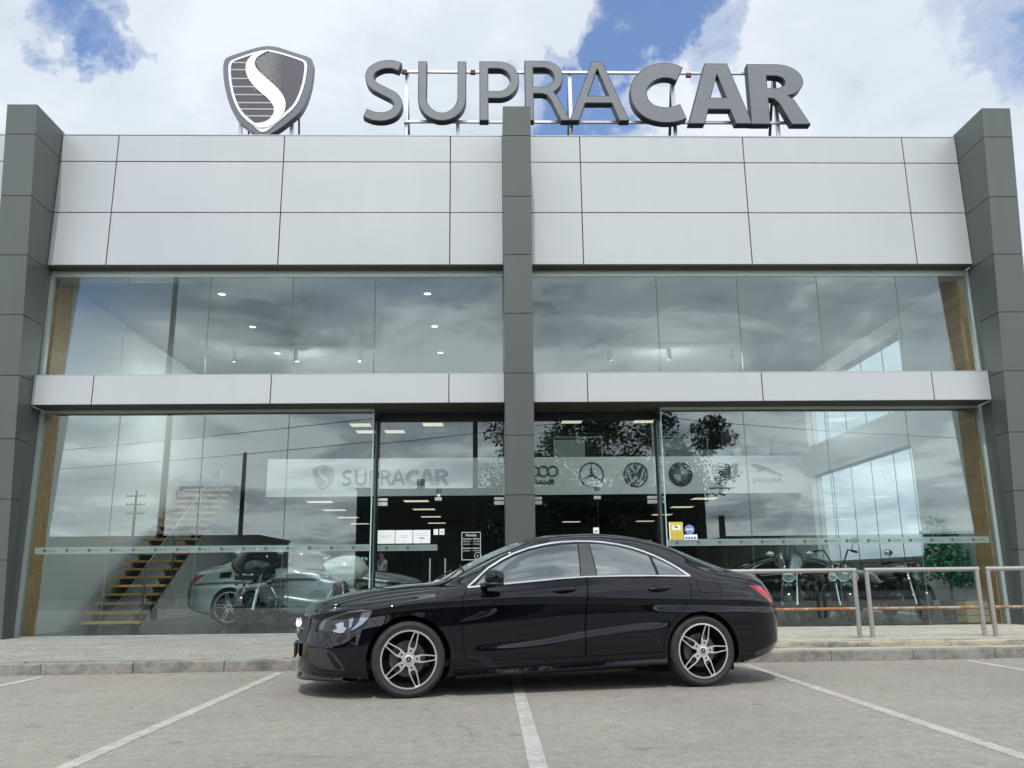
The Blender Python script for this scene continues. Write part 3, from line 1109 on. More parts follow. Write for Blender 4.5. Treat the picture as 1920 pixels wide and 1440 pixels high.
rm = MB().lathe([(.07, -.006), (.09, -.002), (.09, 0)], 16, 0, 'Z').mesh('ring', [M_WHITE])
for x in (-5.13, -1.19):
    for y, w_ in ((15.5, 'nearest'), (17.65, 'middle'), (19.84, 'farthest')):
        t = thing('downlight', '%s round white downlight of the %s three in the upper ceiling' % (w_, 'left' if x < -3 else 'right'), 'downlight', (x, y, 6.379), 0, 'downlights in the upper ceiling')
        link('lens', dm, t)
        link('ring', rm, t)
        ld = bpy.data.lights.new('downlight_beam', 'AREA')
        ld.shape = 'DISK'
        ld.size = .14
        ld.energy = 10
        ld.color = (1.0, .97, .92)
        lo = bpy.data.objects.new('downlight_beam', ld)
        COL.objects.link(lo)
        lo.parent = t
        lo.location = (0, 0, -.012)
for tx in (-4.4, 4.3):
    t = thing('track_light', 'white ceiling track with three hanging spots behind the upper %s glass' % ('left' if tx < 0 else 'right'), 'track light', (tx, 19.0, 6.379))
    MB().box(-1.6, 1.6, -.03, .03, -.05, 0).obj('track', [mat('spot_grey', (.30, .31, .31), .5)], t)
    for k in (-1.5, -.1, 1.4):
        mb = MB()
        mb.cyl((k, 0, -.05), (k, 0, -.16), .012, n=6)
        mb.cyl((k, -.03, -.16), (k + .02, .03, -.42), .055, .06, n=12)
        mb.obj('spot', [mat('spot_grey', (.30, .31, .31), .5)], t)
        ld = bpy.data.lights.new('spot_beam', 'AREA')
        ld.shape = 'DISK'
        ld.size = .10
        ld.energy = 70 if k == -.1 else 52
        lo = bpy.data.objects.new('spot_beam', ld)
        COL.objects.link(lo)
        lo.parent = t
        lo.location = (k + .02, .035, -.43)
        lo.rotation_euler = (math.radians(62), 0, 0) if k == -.1 else (0, math.radians(33 if tx < 0 else -33), 0)
# mezzanine furniture seen over the parapet
for k, (x, w, lab) in enumerate(((2.4, .95, 'pale square screen panel standing behind the four ring emblem'), (5.6, 1.0, 'pale square screen panel standing behind the roundel emblem'), (8.0, 1.0, 'pale square screen panel standing in the far right corner of the mezzanine'))):
    t = thing('screen_panel', lab, 'screen', (x, 25.2, 3.34))
    MB().box(-w / 2, w / 2, -.02, .02, .8, 1.75, 0, .01).obj('panel', [mat('screen_grey', (.42, .48, .46), .6)], t)
    MB().box(-w / 2 - .01, w / 2 + .55, .03, .06, 1.8, 1.86).box(w / 2 + .5, w / 2 + .55, .03, .06, 0, 1.8).box(-w / 2 - .01, -w / 2 + .04, .03, .06, 0, 1.8).obj('frame', [mat('frame_grey', (.25, .28, .28), .5)], t)
t = thing('reception_desk', 'long pale blue desk top behind the mezzanine parapet', 'desk', (6.1, 24.6, 3.34))
MB().box(-.9, .95, -.35, .35, 1.05, 1.28, 0, .01).box(-.85, .9, -.3, .3, 0, 1.05).obj('top', [mat('desk_blue', (.20, .27, .29), .5)], t)
t = thing('storage_jar', 'white cylindrical jar on the mezzanine beside the far right screen', 'jar', (7.35, 24.7, 3.34))
MB().lathe([(0, .75), (.13, .78), (.16, .9), (.16, 1.35), (.0, 1.36)], 16, 0, 'Z').lathe([(0.3, 0), (.3, .74), (0, .75)], 16, 0, 'Z').obj('body', [M_WHITE], t)
# ------------------------------------------------------------------ letter shapes (unit height)
def arc(cx, cy, rx, ry, a0, a1, n=14):
    return [(cx + rx * math.cos(math.radians(a0 + (a1 - a0) * i / n)), cy + ry * math.sin(math.radians(a0 + (a1 - a0) * i / n))) for i in range(n + 1)]


def smooth_path(pts, k=8):
    P = [Vector(p) for p in pts]
    out = []
    for i in range(len(P) - 1):
        p0, p1, p2, p3 = P[max(i - 1, 0)], P[i], P[i + 1], P[min(i + 2, len(P) - 1)]
        for j in range(k):
            t = j / k
            out.append(0.5 * ((2 * p1) + (p2 - p0) * t + (2 * p0 - 5 * p1 + 4 * p2 - p3) * t * t + (3 * p1 - p0 - 3 * p2 + p3) * t ** 3))
    out.append(P[-1])
    return [(p.x, p.y) for p in out]


def stroke(path, w):
    P = [Vector(p) for p in path]
    L, R = [], []
    for i, p in enumerate(P):
        d = (P[min(i + 1, len(P) - 1)] - P[max(i - 1, 0)]).normalized()
        n = Vector((-d.y, d.x)) * (w / 2)
        L.append(tuple(p + n))
        R.append(tuple(p - n))
    return L + R[::-1]


def fit(loops, x0, x1, z0, z1):
    xs = [p[0] for p in loops[0]]
    ys = [p[1] for p in loops[0]]
    a, b, c, d = min(xs), max(xs), min(ys), max(ys)
    return [[(x0 + (p[0] - a) / (b - a) * (x1 - x0), z0 + (p[1] - c) / (d - c) * (z1 - z0)) for p in L] for L in loops]


def inset(L, d):
    n = len(L)
    a = sum(L[i][0] * L[(i + 1) % n][1] - L[(i + 1) % n][0] * L[i][1] for i in range(n))
    sg_ = 1 if a > 0 else -1
    out = []
    for i in range(n):
        p0, p1, p2 = Vector(L[i - 1]), Vector(L[i]), Vector(L[(i + 1) % n])
        e0, e1 = (p1 - p0), (p2 - p1)
        if e0.length < 1e-6 or e1.length < 1e-6:
            continue
        e0.normalize()
        e1.normalize()
        m = Vector((-e0.y - e1.y, e0.x + e1.x)) * sg_
        k = m.length_squared / 2
        out.append(tuple(p1 + m * (d / max(k, .35))))
    return out


GL = {}
GL['S'] = [stroke(smooth_path([(.585, .885), (.45, .928), (.28, .915), (.13, .83), (.095, .70), (.16, .58), (.33, .485), (.50, .39), (.565, .26), (.50, .13), (.35, .07), (.18, .075), (.035, .13)]), .145)]
GL['U'] = [[(0, 1), (0, .38)] + arc(.40, .38, .40, .38, 180, 360, 20) + [(.80, 1), (.655, 1), (.655, .40)] + arc(.40, .40, .255, .265, 360, 180, 20) + [(.145, 1)]]
GL['P'] = [[(0, 0), (0, 1), (.30, 1)] + arc(.33, .685, .335, .315, 88, -88, 18) + [(.15, .37), (.15, 0)],
           [(.15, .875), (.30, .875)] + arc(.31, .685, .205, .19, 86, -86, 14) + [(.15, .495)]]
GL['R'] = [[(0, 0), (0, 1), (.32, 1)] + arc(.34, .72, .325, .28, 86, -52, 14) + [(.50, .47), (.58, .38), (.78, 0), (.61, 0), (.45, .33), (.38, .42), (.30, .445), (.15, .445), (.15, 0)],
           [(.15, .88), (.31, .88)] + arc(.32, .72, .19, .16, 86, -86, 12) + [(.15, .56)]]
GL['A'] = [[(0, 0), (.385, 1), (.55, 1), (.95, 0), (.79, 0), (.68, .29), (.26, .29), (.155, 0)], [(.305, .415), (.635, .415), (.468, .87)]]
GL['c'] = [stroke(smooth_path([(.80, .80), (.67, .855), (.50, .855), (.33, .78), (.205, .64), (.17, .48), (.21, .32), (.33, .195), (.50, .145), (.67, .15), (.82, .20)]), .25)]
GL['a'] = [[(0, 0), (.315, 1), (.67, 1), (1, 0), (.735, 0), (.66, .235), (.325, .235), (.255, 0)], [(.375, .43), (.615, .43), (.497, .82)]]
GL['r'] = [[(0, 0), (0, 1), (.42, 1)] + arc(.45, .72, .40, .28, 88, -50, 14) + [(.60, .475), (.69, .40), (.90, 0), (.61, 0), (.45, .34), (.37, .42), (.29, .43), (.29, 0)],
           [(.29, .80), (.42, .80)] + arc(.42, .70, .145, .10, 86, -86, 10) + [(.29, .60)]]

# rooftop letters: (glyph, x0, x1, z0, z1)
LET = [('S', -2.425, -1.665, 9.655, 10.995), ('U', -1.372, -0.428, 9.668, 10.968), ('P', -0.169, 0.616, 9.677, 10.975), ('R', 0.724, 1.612, 9.680, 10.995),
       ('A', 1.588, 2.76, 9.683, 10.99), ('c', 2.798, 3.89, 9.642, 10.965), ('a', 3.918, 5.185, 9.623, 10.955), ('r', 5.159, 6.334, 9.616, 10.945)]
YS = 14.80
sign = thing('rooftop_sign', 'large grey capital letters on a metal rail frame above the roof edge', 'sign', (XC, YS, 8.2))
SO = Vector((XC, YS, 8.2))
for g, x0, x1, z0, z1 in LET:
    mb = MB()
    loops = fit(GL[g], x0 - XC, x1 - XC, z0 - 8.2, z1 - 8.2)
    mb.prism(loops, lambda x, y, d: (x, d, y), 0, .17, 0, 1)
    # thin dark edge line round the face
    o = mb.obj('letter', [M_LETTERS, M_LETTERS], sign)
    face = [inset(loops[0], .014)] + [inset(h_, -.014) for h_ in loops[1:]]
    MB().prism(face, lambda x, y, d: (x, d, y), -.006, -.0005, 0).obj('face_plate', [M_LETTER], o)
mb = MB()
mb.box(-2.6, 4.95, .22, .27, 2.67, 2.72)
mb.box(-2.15, 5.55, .22, .27, 1.565, 1.615)
mb.obj('rail', [mat('galvanised', (.55, .56, .57), .35, .8)], sign)
for k, x in enumerate((-1.62, -0.60, 1.644, 3.72, 5.79)):
    x -= XC
    mb = MB()
    top = 2.7 if k != 1 else 1.6
    mb.box(x - .035, x + .035, .275, .34, 0, top, 0)
    mb.cyl((x - .01, .31, top - .1), (x + .02, 1.5, .1), .03, n=6, mi=1)
    mb.obj('post', [MATS['galvanised'], M_DSTEEL], sign)
for x, z in ((-1.66, 10.86), (-.30, 10.86), (4.03, 10.82)):
    MB().box(x - XC - .05, x - XC + .05, .16, .22, z - 8.2 - .05, z - 8.2 + .03).obj('bracket', [mat('rust_bracket', (.16, .06, .04), .8)], sign)

# ------------------------------------------------------------------ shield
def sh(X, Y):
    """emblem drawing units -> metres relative to the shield's own base"""
    return ((X - 345) * 0.003562, (560 - Y) * 0.003965)


OUT = smooth_path([(345, 84), (400, 92), (480, 118), (560, 143), (582, 165), (587, 205), (580, 290), (560, 370), (530, 432), (480, 478), (420, 525), (345, 562),
                   (280, 530), (215, 480), (178, 430), (148, 360), (125, 280), (115, 210), (118, 165), (140, 143), (215, 116), (290, 92), (345, 84)], 4)[:-1]
INN = smooth_path([(345, 106), (400, 116), (480, 140), (540, 162), (553, 180), (555, 210), (548, 280), (528, 355), (500, 410), (455, 455), (400, 505), (343, 541),
                   (290, 505), (235, 460), (200, 412), (172, 350), (152, 275), (143, 210), (145, 182), (160, 163), (215, 140), (290, 115), (345, 106)], 4)[:-1]
INN2 = [((x - 345) * .935 + 345, (y - 320) * .935 + 316) for x, y in INN]
SCV = smooth_path([(352, 112), (318, 112), (262, 140), (236, 178), (236, 222), (256, 268), (300, 318), (358, 366), (392, 410), (392, 448), (366, 480), (322, 494), (283, 492)], 5) + \
      smooth_path([(318, 519), (372, 514), (425, 478), (452, 425), (448, 370), (410, 315), (345, 258), (300, 218), (280, 184), (290, 150), (326, 124), (352, 112)], 5)[:-1]
pip1 = lambda x, y, L: sum(((a[1] > y) != (b[1] > y)) and (x < (b[0] - a[0]) * (y - a[1]) / (b[1] - a[1]) + a[0]) for a, b in zip(L, L[1:] + L[:1])) % 2 == 1


def shield(parent, mats, detail=True, thick=.16, k=1.0):
    """emblem parts, standing at the parent's origin, facing -Y; mats = (rim, line, field, s-curve)"""
    fn = lambda x, y, d: (sh(x, y)[0] * k, d * k, sh(x, y)[1] * k)
    MB().prism([OUT], fn, 0, thick, 0, 0, True).obj('shield_plate', [mats[0]], parent)
    MB().prism([INN, INN2], fn, -.012, -.001, 0).obj('outline', [mats[1]], parent)
    mb = MB()
    mb.prism([INN2], fn, -.004, -.001, 0)
    mb.obj('field', [mats[2]], parent)
    MB().prism([SCV], fn, -.022, -.004, 0).obj('curved_letter', [mats[3]], parent)
    if detail:
        mb = MB()
        for y in (176, 214, 261, 304, 346, 388, 421, 457):
            xs = [x for x in range(140, 440) if pip1(x, y, INN2) and x < 350]
            lo = min(xs)
            hi = lo
            while hi < 440 and not pip1(hi, y, SCV):
                hi += 1
            mb.prism([[(lo, y - 3.5), (hi, y - 3.5), (hi, y + 3.5), (lo, y + 3.5)]], fn, -.010, -.004)
        mb.obj('stripe', [mats[4]], parent)
        mb = MB()
        r = 0
        for y in np.arange(118, 330, 10.6):
            for c in range(14):
                x = 284 + c * 12.2 + (6.1 if r % 2 else 0)
                if pip1(x, y, INN2) and not pip1(x, y, SCV) and not pip1(x - 9, y, SCV) and x > 270:
                    s = max(0, 1 - max(0, x - 350) / 85)
                    if s > .12:
                        q = 5.6 * (.45 + .55 * s)
                        mb.prism([[(x + q * math.cos(a), y + q * math.sin(a)) for a in [PI / 6 + i * PI / 3 for i in range(6)]],
                                  [(x + q * .62 * math.cos(a), y + q * .62 * math.sin(a)) for a in [PI / 6 + i * PI / 3 for i in range(6)]]], fn, -.009, -.004)
            r += 1
        stuff(mb.obj('honeycomb', [mats[4]], parent))


sg = thing('shield_sign', 'dark grey shield emblem with white S curve standing on the roof edge', 'sign', (-4.16, 14.22, 9.0))
shield(sg, (mat('shield_rim', (.14, .145, .165), .35, .5), M_WHITE, mat('shield_field', (.075, .075, .088), .45, .4), M_WHITE, mat('shield_pale', (.42, .42, .40), .5)), True)
mb = MB()
for x in (-.48, .47):
    mb.box(x - .03, x + .03, .17, .23, -.3, .6, 0)
    mb.cyl((x + .1, .5, -.3), (x + .1, .3, .6), .02, n=6, mi=1)
mb.obj('support', [MATS['galvanised'], M_DSTEEL], sg)

# ------------------------------------------------------------------ emblems on the mezzanine parapet
YE = 23.368


def emblem(name, label, x, z, cat='emblem'):
    return thing(name, label, cat, (x, YE, z), 0, None)


FE = lambda x, y, d: (x, d, y)


def circ(cx, cy, r, n=40):
    return [(cx + r * math.cos(2 * PI * i / n), cy + r * math.sin(2 * PI * i / n)) for i in range(n)]


e = emblem('ring_emblem', 'four interlocked dark rings with lettering on the pale parapet', 1.49, 3.905)
mb = MB()
for k in range(4):
    mb.prism([circ(-.525 + k * .262, 0, .155), circ(-.525 + k * .262, 0, .118)], FE, -.02 - .002 * k, .008)
mb.obj('ring', [M_LOGO], e)
text_obj('lettering', 'Audi', .2, M_LOGO, (-.02, -.01, -.355), e, wide=.66, bold=.008)
e = emblem('star_emblem', 'thin dark ring with a three pointed star on the pale parapet', 2.83, 3.80)
mb = MB()
mb.prism([circ(0, 0, .345, 56), circ(0, 0, .312, 56)], FE, -.02, .008)
for a in (90, 210, 330):
    t = math.radians(a)
    mb.prism([[(.315 * math.cos(t), .315 * math.sin(t)), (.042 * math.cos(t + PI / 3), .042 * math.sin(t + PI / 3)), (0, 0), (.042 * math.cos(t - PI / 3), .042 * math.sin(t - PI / 3))]], FE, -.018, .008)
mb.obj('ring', [M_LOGO], e)
e = emblem('monogram_emblem', 'dark ringed disc with a V above a W on the pale parapet', 4.065, 3.795)
mb = MB()
mb.prism([circ(0, 0, .345, 56), circ(0, 0, .296, 56)], FE, -.02, .008)
mb.obj('ring', [M_LOGO], e)
mb = MB()
disc = circ(0, 0, .270, 56)
mb.prism([disc], FE, -.004, .008)
mb.obj('disc', [M_LOGO], e)
mb = MB()
wl = [((-.135, .262), (0, .03)), ((.135, .262), (0, .03)), ((-.245, .165), (-.085, -.262)), ((-.085, -.262), (0, -.02)), ((0, -.02), (.085, -.262)), ((.085, -.262), (.245, .165))]
for a, b in wl:
    mb.prism([stroke([a, b], .062)], FE, -.016, -.005)
mb.obj('monogram', [mat('emblem_pale', (.48, .50, .50), .5)], e)
e = emblem('roundel_emblem', 'dark round badge with quartered centre and three letters on the pale parapet', 5.325, 3.795)
mb = MB()
mb.prism([circ(0, 0, .335, 56), circ(0, 0, .205, 56)], FE, -.02, .008)
mb.obj('ring', [M_LOGO], e)
for q in range(4):
    mb = MB()
    a0 = q * 90
    mb.prism([[(0, 0)] + arc(0, 0, .198, .198, a0, a0 + 90, 12)], FE, -.012, .008)
    mb.obj('quarter', [MATS['emblem_pale'] if q in (0, 2) else mat('emblem_blue_grey', (.16, .19, .23), .5)], e)
for ch, a in (('B', 140), ('M', 90), ('W', 40)):
    t = math.radians(a)
    o = text_obj('lettering', ch, .12, MATS['emblem_pale'], (.268 * math.cos(t), -.026, .268 * math.sin(t)), e, bold=.003)
    o.rotation_euler = (0, -math.radians(90 - a) * -1, 0)
    o.location = (.232 * math.cos(t), -.026, .232 * math.sin(t))
e = emblem('crest_emblem', 'striped shield crest with antler marks on the pale parapet', 6.475, 3.795)
mb = MB()
CR = [(-.25, .25), (-.12, .28), (0, .33), (.12, .28), (.25, .25), (.255, .05), (.22, -.12), (.13, -.25), (0, -.345), (-.13, -.25), (-.22, -.12), (-.255, .05)]
mb.prism([CR, [(x * .95, y * .95) for x, y in CR]], FE, -.012, .008)
mb.obj('rim', [M_LOGO], e)
mb = MB()
for k in range(4):
    y = .20 - k * .062
    mb.prism([[(.03, y), (.235, y), (.235, y - .036), (.03, y - .036)]], FE, -.012, .008)
    y = -.05 - k * .062
    w = .225 - k * .045
    mb.prism([[(-w, y), (-.02, y), (-.02, y - .036), (-w + .02, y - .036)]], FE, -.012, .008)
for (cx, cy, sx) in ((-.13, .2, 1), (-.13, .11, 1), (-.13, .02, 1), (.11, -.08, -1), (.09, -.17, -1)):
    mb.prism([stroke(smooth_path([(cx - .1 * sx, cy + .02), (cx - .04 * sx, cy - .02), (cx + .02 * sx, cy + .015), (cx + .1 * sx, cy - .02)]), .026)], FE, -.012, .008)
mb.prism([[(-.06, .09), (.06, .09), (.065, 0), (0, -.09), (-.065, 0)]], FE, -.016, .008)
mb.obj('bar', [M_LOGO], e)
MB().box(-.36, .36, -.012, .008, -.405, -.38).obj('underline', [M_LOGO], e)
e = emblem('cat_emblem', 'leaping cat outline over a line of capitals on the pale parapet', 7.76, 3.80)
cat = smooth_path([(-.43, .225), (-.40, .262), (-.33, .27), (-.22, .25), (-.10, .20), (.05, .15), (.20, .07), (.33, .01), (.43, -.04), (.40, -.065), (.28, -.03), (.18, -.01), (.05, .05), (-.06, .07), (-.16, .06), (-.26, .05), (-.30, .075), (-.22, .10), (-.27, .14), (-.33, .16), (-.37, .195)], 4)
MB().prism([cat], FE, -.014, .008).obj('leaping_cat', [mat('emblem_mid', (.20, .22, .23), .5)], e)
text_obj('lettering', 'JAGUAR', .17, MATS['emblem_mid'], (.01, -.006, -.25), e, wide=.84)
e = emblem('wall_sign', 'faint grey shield and capital letters on the parapet behind the left entrance', -3.0, 3.77, 'sign')
em = link('shield', None, e, (-1.61, 0, -.33))
shield(em, (mat('shield_faint', (.34, .37, .38), .6), mat('faint_white', (.66, .69, .69), .6), MATS['shield_faint'], MATS['faint_white']), False, .02, .36)
xs0, ks = -1.08, .336
for g, x0, x1, z0, z1 in LET:
    loops = fit(GL[g], xs0 + (x0 + 2.425) * ks, xs0 + (x1 + 2.425) * ks, -.225, .215)
    MB().prism(loops, FE, -.014, .008).obj('letter', [mat('letter_faint', (.20, .22, .23), .5)], e)

# ------------------------------------------------------------------ glass manifestation stripes with small marks
M_FROST = bpy.data.materials.new('frosted_film')
M_FROST.use_nodes = True
t_ = NT(M_FROST.node_tree)
pb = M_FROST.node_tree.nodes['Principled BSDF']
pb.inputs['Base Color'].default_value = (.40, .50, .48, 1)
pb.inputs['Roughness'].default_value = .7
trb = t_.n('ShaderNodeBsdfTransparent', Color=(.8, .9, .88, 1))
mxs = t_.n('ShaderNodeMixShader', Fac=.62)
t_.l(trb.outputs[0], mxs.inputs[2])
t_.l(pb.outputs[0], mxs.inputs[1])
t_.l(mxs.outputs[0], M_FROST.node_tree.nodes['Material Output'].inputs[0])
mini = MB()
km = .052 / .9
mini.prism([[(((x - 345) * .0021) * .052, ((320 - y) * .0021) * .052) for x, y in OUT[::4]]], FE, -.001, 0)
MINI_S = mini.mesh('mark', [M_LOGO])
mw = MB()
xx = 0
for g, x0, x1, z0, z1 in LET:
    mw.prism(fit(GL[g], .045 + (x0 + 2.425) * .0165, .045 + (x1 + 2.425) * .0165, -.011, .011), FE, -.001, 0)
MINI_W = mw.mesh('lettering', [mat('mark_grey', (.16, .2, .2), .6)])


def stripe(label, x0, x1, y, z0, z1, off=.0):
    t = thing('frosted_stripe', label, 'glass stripe', ((x0 + x1) / 2, y, (z0 + z1) / 2))
    MB().box(x0 - (x0 + x1) / 2, x1 - (x0 + x1) / 2, 0, .002, -(z1 - z0) / 2, (z1 - z0) / 2).obj('film', [M_FROST], t)
    x = x0 + .16 + off
    while x < x1 - .2:
        link('mark', MINI_S, t, (x - (x0 + x1) / 2, -.002, 0))
        link('lettering', MINI_W, t, (x - (x0 + x1) / 2, -.002, 0))
        x += .362
    return t


stripe('long frosted strip with small shield marks across the left showroom glass', XC - 8.0, XC - 2.495, YG - .006, 1.465, 1.575)
stripe('long frosted strip with small shield marks across the right showroom glass', XC + 2.495, XC + 8.0, YG - .006, 1.495, 1.605)
stripe('short frosted strip with three shield marks on the entrance door under the notices', XC - 2.43, XC - 1.40, YG + .43 - .006, 1.475, 1.58)

# notices and stickers
YDS = YG + .43 - .004


def sheet(name, label, cat, x0, x1, z0, z1, y, m, marks=(), group=None):
    t = thing(name, label, cat, ((x0 + x1) / 2, y, (z0 + z1) / 2), 0, group)
    w, h = (x1 - x0) / 2, (z1 - z0) / 2
    MB().box(-w, w, -.003, .001, -h, h).obj('sheet', [m], t)
    for (a, b, c, d, mm, nm) in marks:
        MB().box(-w + a * 2 * w, -w + b * 2 * w, -.0045, -.0032, -h + c * 2 * h, -h + d * 2 * h).obj(nm, [mm], t)
    return t


g_ = M_PRINT
sheet('notice', 'white paper notice taped to the door, nearest the door frame of the three', 'notice', -1.937, -1.642, 1.60, 1.828, YDS, M_PAPER, [(.15, .85, .55, .59, mat('pale_print', (.6, .63, .64), .7), 'print'), (.2, .7, .46, .49, MATS['pale_print'], 'print')])
sheet('notice', 'white paper notice in the middle of the row of three on the door', 'notice', -1.632, -1.338, 1.60, 1.826, YDS, M_PAPER, [(.28, .72, .55, .60, MATS['pale_print'], 'print'), (.34, .66, .44, .48, MATS['pale_print'], 'print'), (.46, .54, .12, .2, MATS['pale_print'], 'print')])
sheet('notice', 'white paper notice with a dark printed bar on the door', 'notice', -1.328, -1.032, 1.60, 1.826, YDS, M_PAPER, [(.12, .8, .72, .76, MATS['pale_print'], 'print'), (.12, .9, .56, .6, MATS['pale_print'], 'print'), (.34, .66, .34, .44, M_PRINT, 'print'), (.46, .54, .12, .2, MATS['pale_print'], 'print')])
sheet('sticker', 'small blank white square sticker beside the meeting edge of the left doors', 'sticker', -.977, -.898, 1.74, 1.838, YDS, M_PAPER)
sheet('sticker', 'small white square sticker with a grey mark on the edge of the left doors', 'sticker', -.876, -.79, 1.742, 1.842, YDS, M_PAPER, [(.3, .7, .35, .6, M_PRINT, 'print')])
sheet('sticker', 'white square sticker with a dark mark low on the right entrance doors', 'sticker', 1.79, 1.89, 1.735, 1.84, YDS, M_PAPER, [(.25, .75, .3, .5, M_DPRINT, 'print')])
sheet('sticker', 'tiny white sticker below the house number of the left doors', 'sticker', -.915, -.87, 2.40, 2.435, YDS, M_PAPER)
t = tag(text_obj('house_number', '82', .105, M_DPRINT, (-.891, YDS, 2.462), None, bold=.003, extrude=.002), 'black house number 82 above the left entrance doors', 'house number')
t = tag(text_obj('house_number', '80', .105, M_DPRINT, (1.88, YDS, 2.475), None, bold=.003, extrude=.002), 'black house number 80 above the right entrance doors', 'house number')
# opening hours
t = thing('opening_hours', 'white outlined opening hours lettering on the left entrance glass', 'sign', (-.328, YDS, 1.545))
M_VINYL = mat('white_vinyl', (.55, .60, .60), .6)
w, h = .166, .238
MB().box(-w, w, -.003, 0, h - .012, h).box(-w, w, -.003, 0, -h, -h + .012).box(-w, -w + .012, -.003, 0, -h + .0121, h - .0121).box(w - .012, w, -.003, 0, -h + .0121, h - .0121).obj('border', [M_VINYL], t)
for s_, z, sz, wd, bd in (('Horário', .165, .062, .19, .002), ('Segunda a Sábado', .112, .036, .285, .0012), ('10h00 - 13h00', .066, .036, .285, 0), ('14h00 - 19h00', .02, .036, .285, 0),
                          ('Domingos e Feriados', -.045, .034, .285, .0012), ('15h00 - 19h00', -.09, .036, .285, 0)):
    plain = s_.replace('á', 'a')
    text_obj('lettering', plain, sz, M_VINYL, (0, -.002, z), t, wide=wd, bold=bd)
    if plain != s_:                                   # acute accent, drawn as a stroke above its letter
        k_ = s_.index('á')
        wof = lambda q: max(v.co.x for v in text_mesh(q, sz, 'LEFT', bold=bd).vertices)
        full = wof(plain)
        xa = (.5 * (wof(plain[:k_]) + wof(plain[:k_ + 1])) / full - .5) * wd
        mb = MB()
        mb.prism([stroke([(xa - sz * .03, z + sz * .60), (xa + sz * .10, z + sz * .74)], sz * .09)], FE, -.003, 0)
        mb.obj('accent', [M_VINYL], t)
mb = MB()
mb.prism([circ(.115, -.165, .062, 28), circ(.115, -.165, .053, 28)], FE, -.003, 0)
mb.prism([stroke([(.095, -.15), (.12, -.17), (.11, -.19)], .012)], FE, -.003, 0)
mb.obj('clock_mark', [M_VINYL], t)
# right hand glass stickers
YK = YG - .008
t = sheet('warning_sticker', 'yellow notice with a white camera picture on the glass beside the right entrance', 'sticker', 3.03, 3.258, 1.60, 1.893, YK, mat('sticker_yellow', (.62, .50, .10), .6),
          [(-.03, .03, 0, 1, M_PAPER, 'edge'), (.22, .82, .56, .80, M_PAPER, 'picture'), (.12, .9, .42, .455, mat('dark_yellow', (.42, .31, .03), .6), 'print'), (.3, .9, .32, .35, MATS['dark_yellow'], 'print'), (.3, .9, .22, .25, MATS['dark_yellow'], 'print'), (.12, .9, .1, .13, MATS['dark_yellow'], 'print'), (.1, .24, .2, .36, mat('amber', (.55, .36, .01), .6), 'print')])
mb = MB()
mb.prism([stroke([(-.03, .078), (.03, .048)], .022)], FE, -.006, -.0046)
mb.prism([stroke([(-.012, .055), (-.018, .04)], .008)], FE, -.006, -.0046)
mb.obj('camera_mark', [M_DPRINT], t)
t = thing('round_sticker', 'round blue sticker with white letters beside the yellow notice', 'sticker', (3.368, YK, 1.765))
MB().prism([circ(0, 0, .082, 36)], FE, -.003, .001).obj('sheet', [mat('sticker_blue', (.16, .24, .46), .6)], t)
text_obj('lettering', 'ARCSA', .045, M_PAPER, (0, -.004, -.012), t, wide=.135, bold=.0015)
sheet('label_sticker', 'white oblong sticker with small blue boxes under the round blue one', 'sticker', 3.27, 3.492, 1.592, 1.682, YK - .004, M_PAPER,
      [(.08 + .22 * k, .25 + .22 * k, .12, .6, mat('box_blue', (.15, .17, .42), .6), 'box') for k in range(4)])

# ------------------------------------------------------------------ steel railings on the step
def railing(label, x0, x1):
    y = 11.45
    t = thing('railing', label, 'railing', (x0, y, .172), 0.012, 'steel railings along the step')
    L = x1 - x0
    for x in (0.0, L):
        MB().cyl((x, 0, -.03), (x, 0, .88), .030, n=14).obj('post', [M_RAIL], t)
    MB().cyl((-.03, 0, .875), (L + .03, 0, .875), .030, n=14).obj('top_rail', [M_RAIL], t)
    MB().cyl((0.03, 0, .375), (L - .03, 0, .375), .021, n=12).obj('middle_rail', [M_RAILR], t)


railing('steel railing with rusty middle rail partly hidden behind the car boot', 2.55, 4.88)
railing('steel railing with rusty middle rail standing in front of the last motorbike', 5.04, 6.55)
railing('steel railing at the right edge running out of view beside the dark pillar', 6.69, 8.6)
# ------------------------------------------------------------------ cars
def pchip(xs, ys, q):
    xs, ys, q = np.asarray(xs, float), np.asarray(ys, float), np.asarray(q, float)
    h = np.diff(xs)
    d = np.diff(ys) / h
    m = np.zeros_like(ys)
    for i in range(1, len(xs) - 1):
        if d[i - 1] * d[i] > 0:
            w1, w2 = 2 * h[i] + h[i - 1], h[i] + 2 * h[i - 1]
            m[i] = (w1 + w2) / (w1 / d[i - 1] + w2 / d[i])
    m[0], m[-1] = d[0], d[-1]
    k = np.clip(np.searchsorted(xs, q) - 1, 0, len(xs) - 2)
    t = (np.clip(q, xs[0], xs[-1]) - xs[k]) / h[k]
    t2, t3 = t * t, t * t * t
    return (2 * t3 - 3 * t2 + 1) * ys[k] + (t3 - 2 * t2 + t) * h[k] * m[k] + (-2 * t3 + 3 * t2) * ys[k + 1] + (t3 - t2) * h[k] * m[k + 1]


def tab(*pts):
    xs, ys = zip(*pts)
    return lambda q: pchip(xs, ys, q)


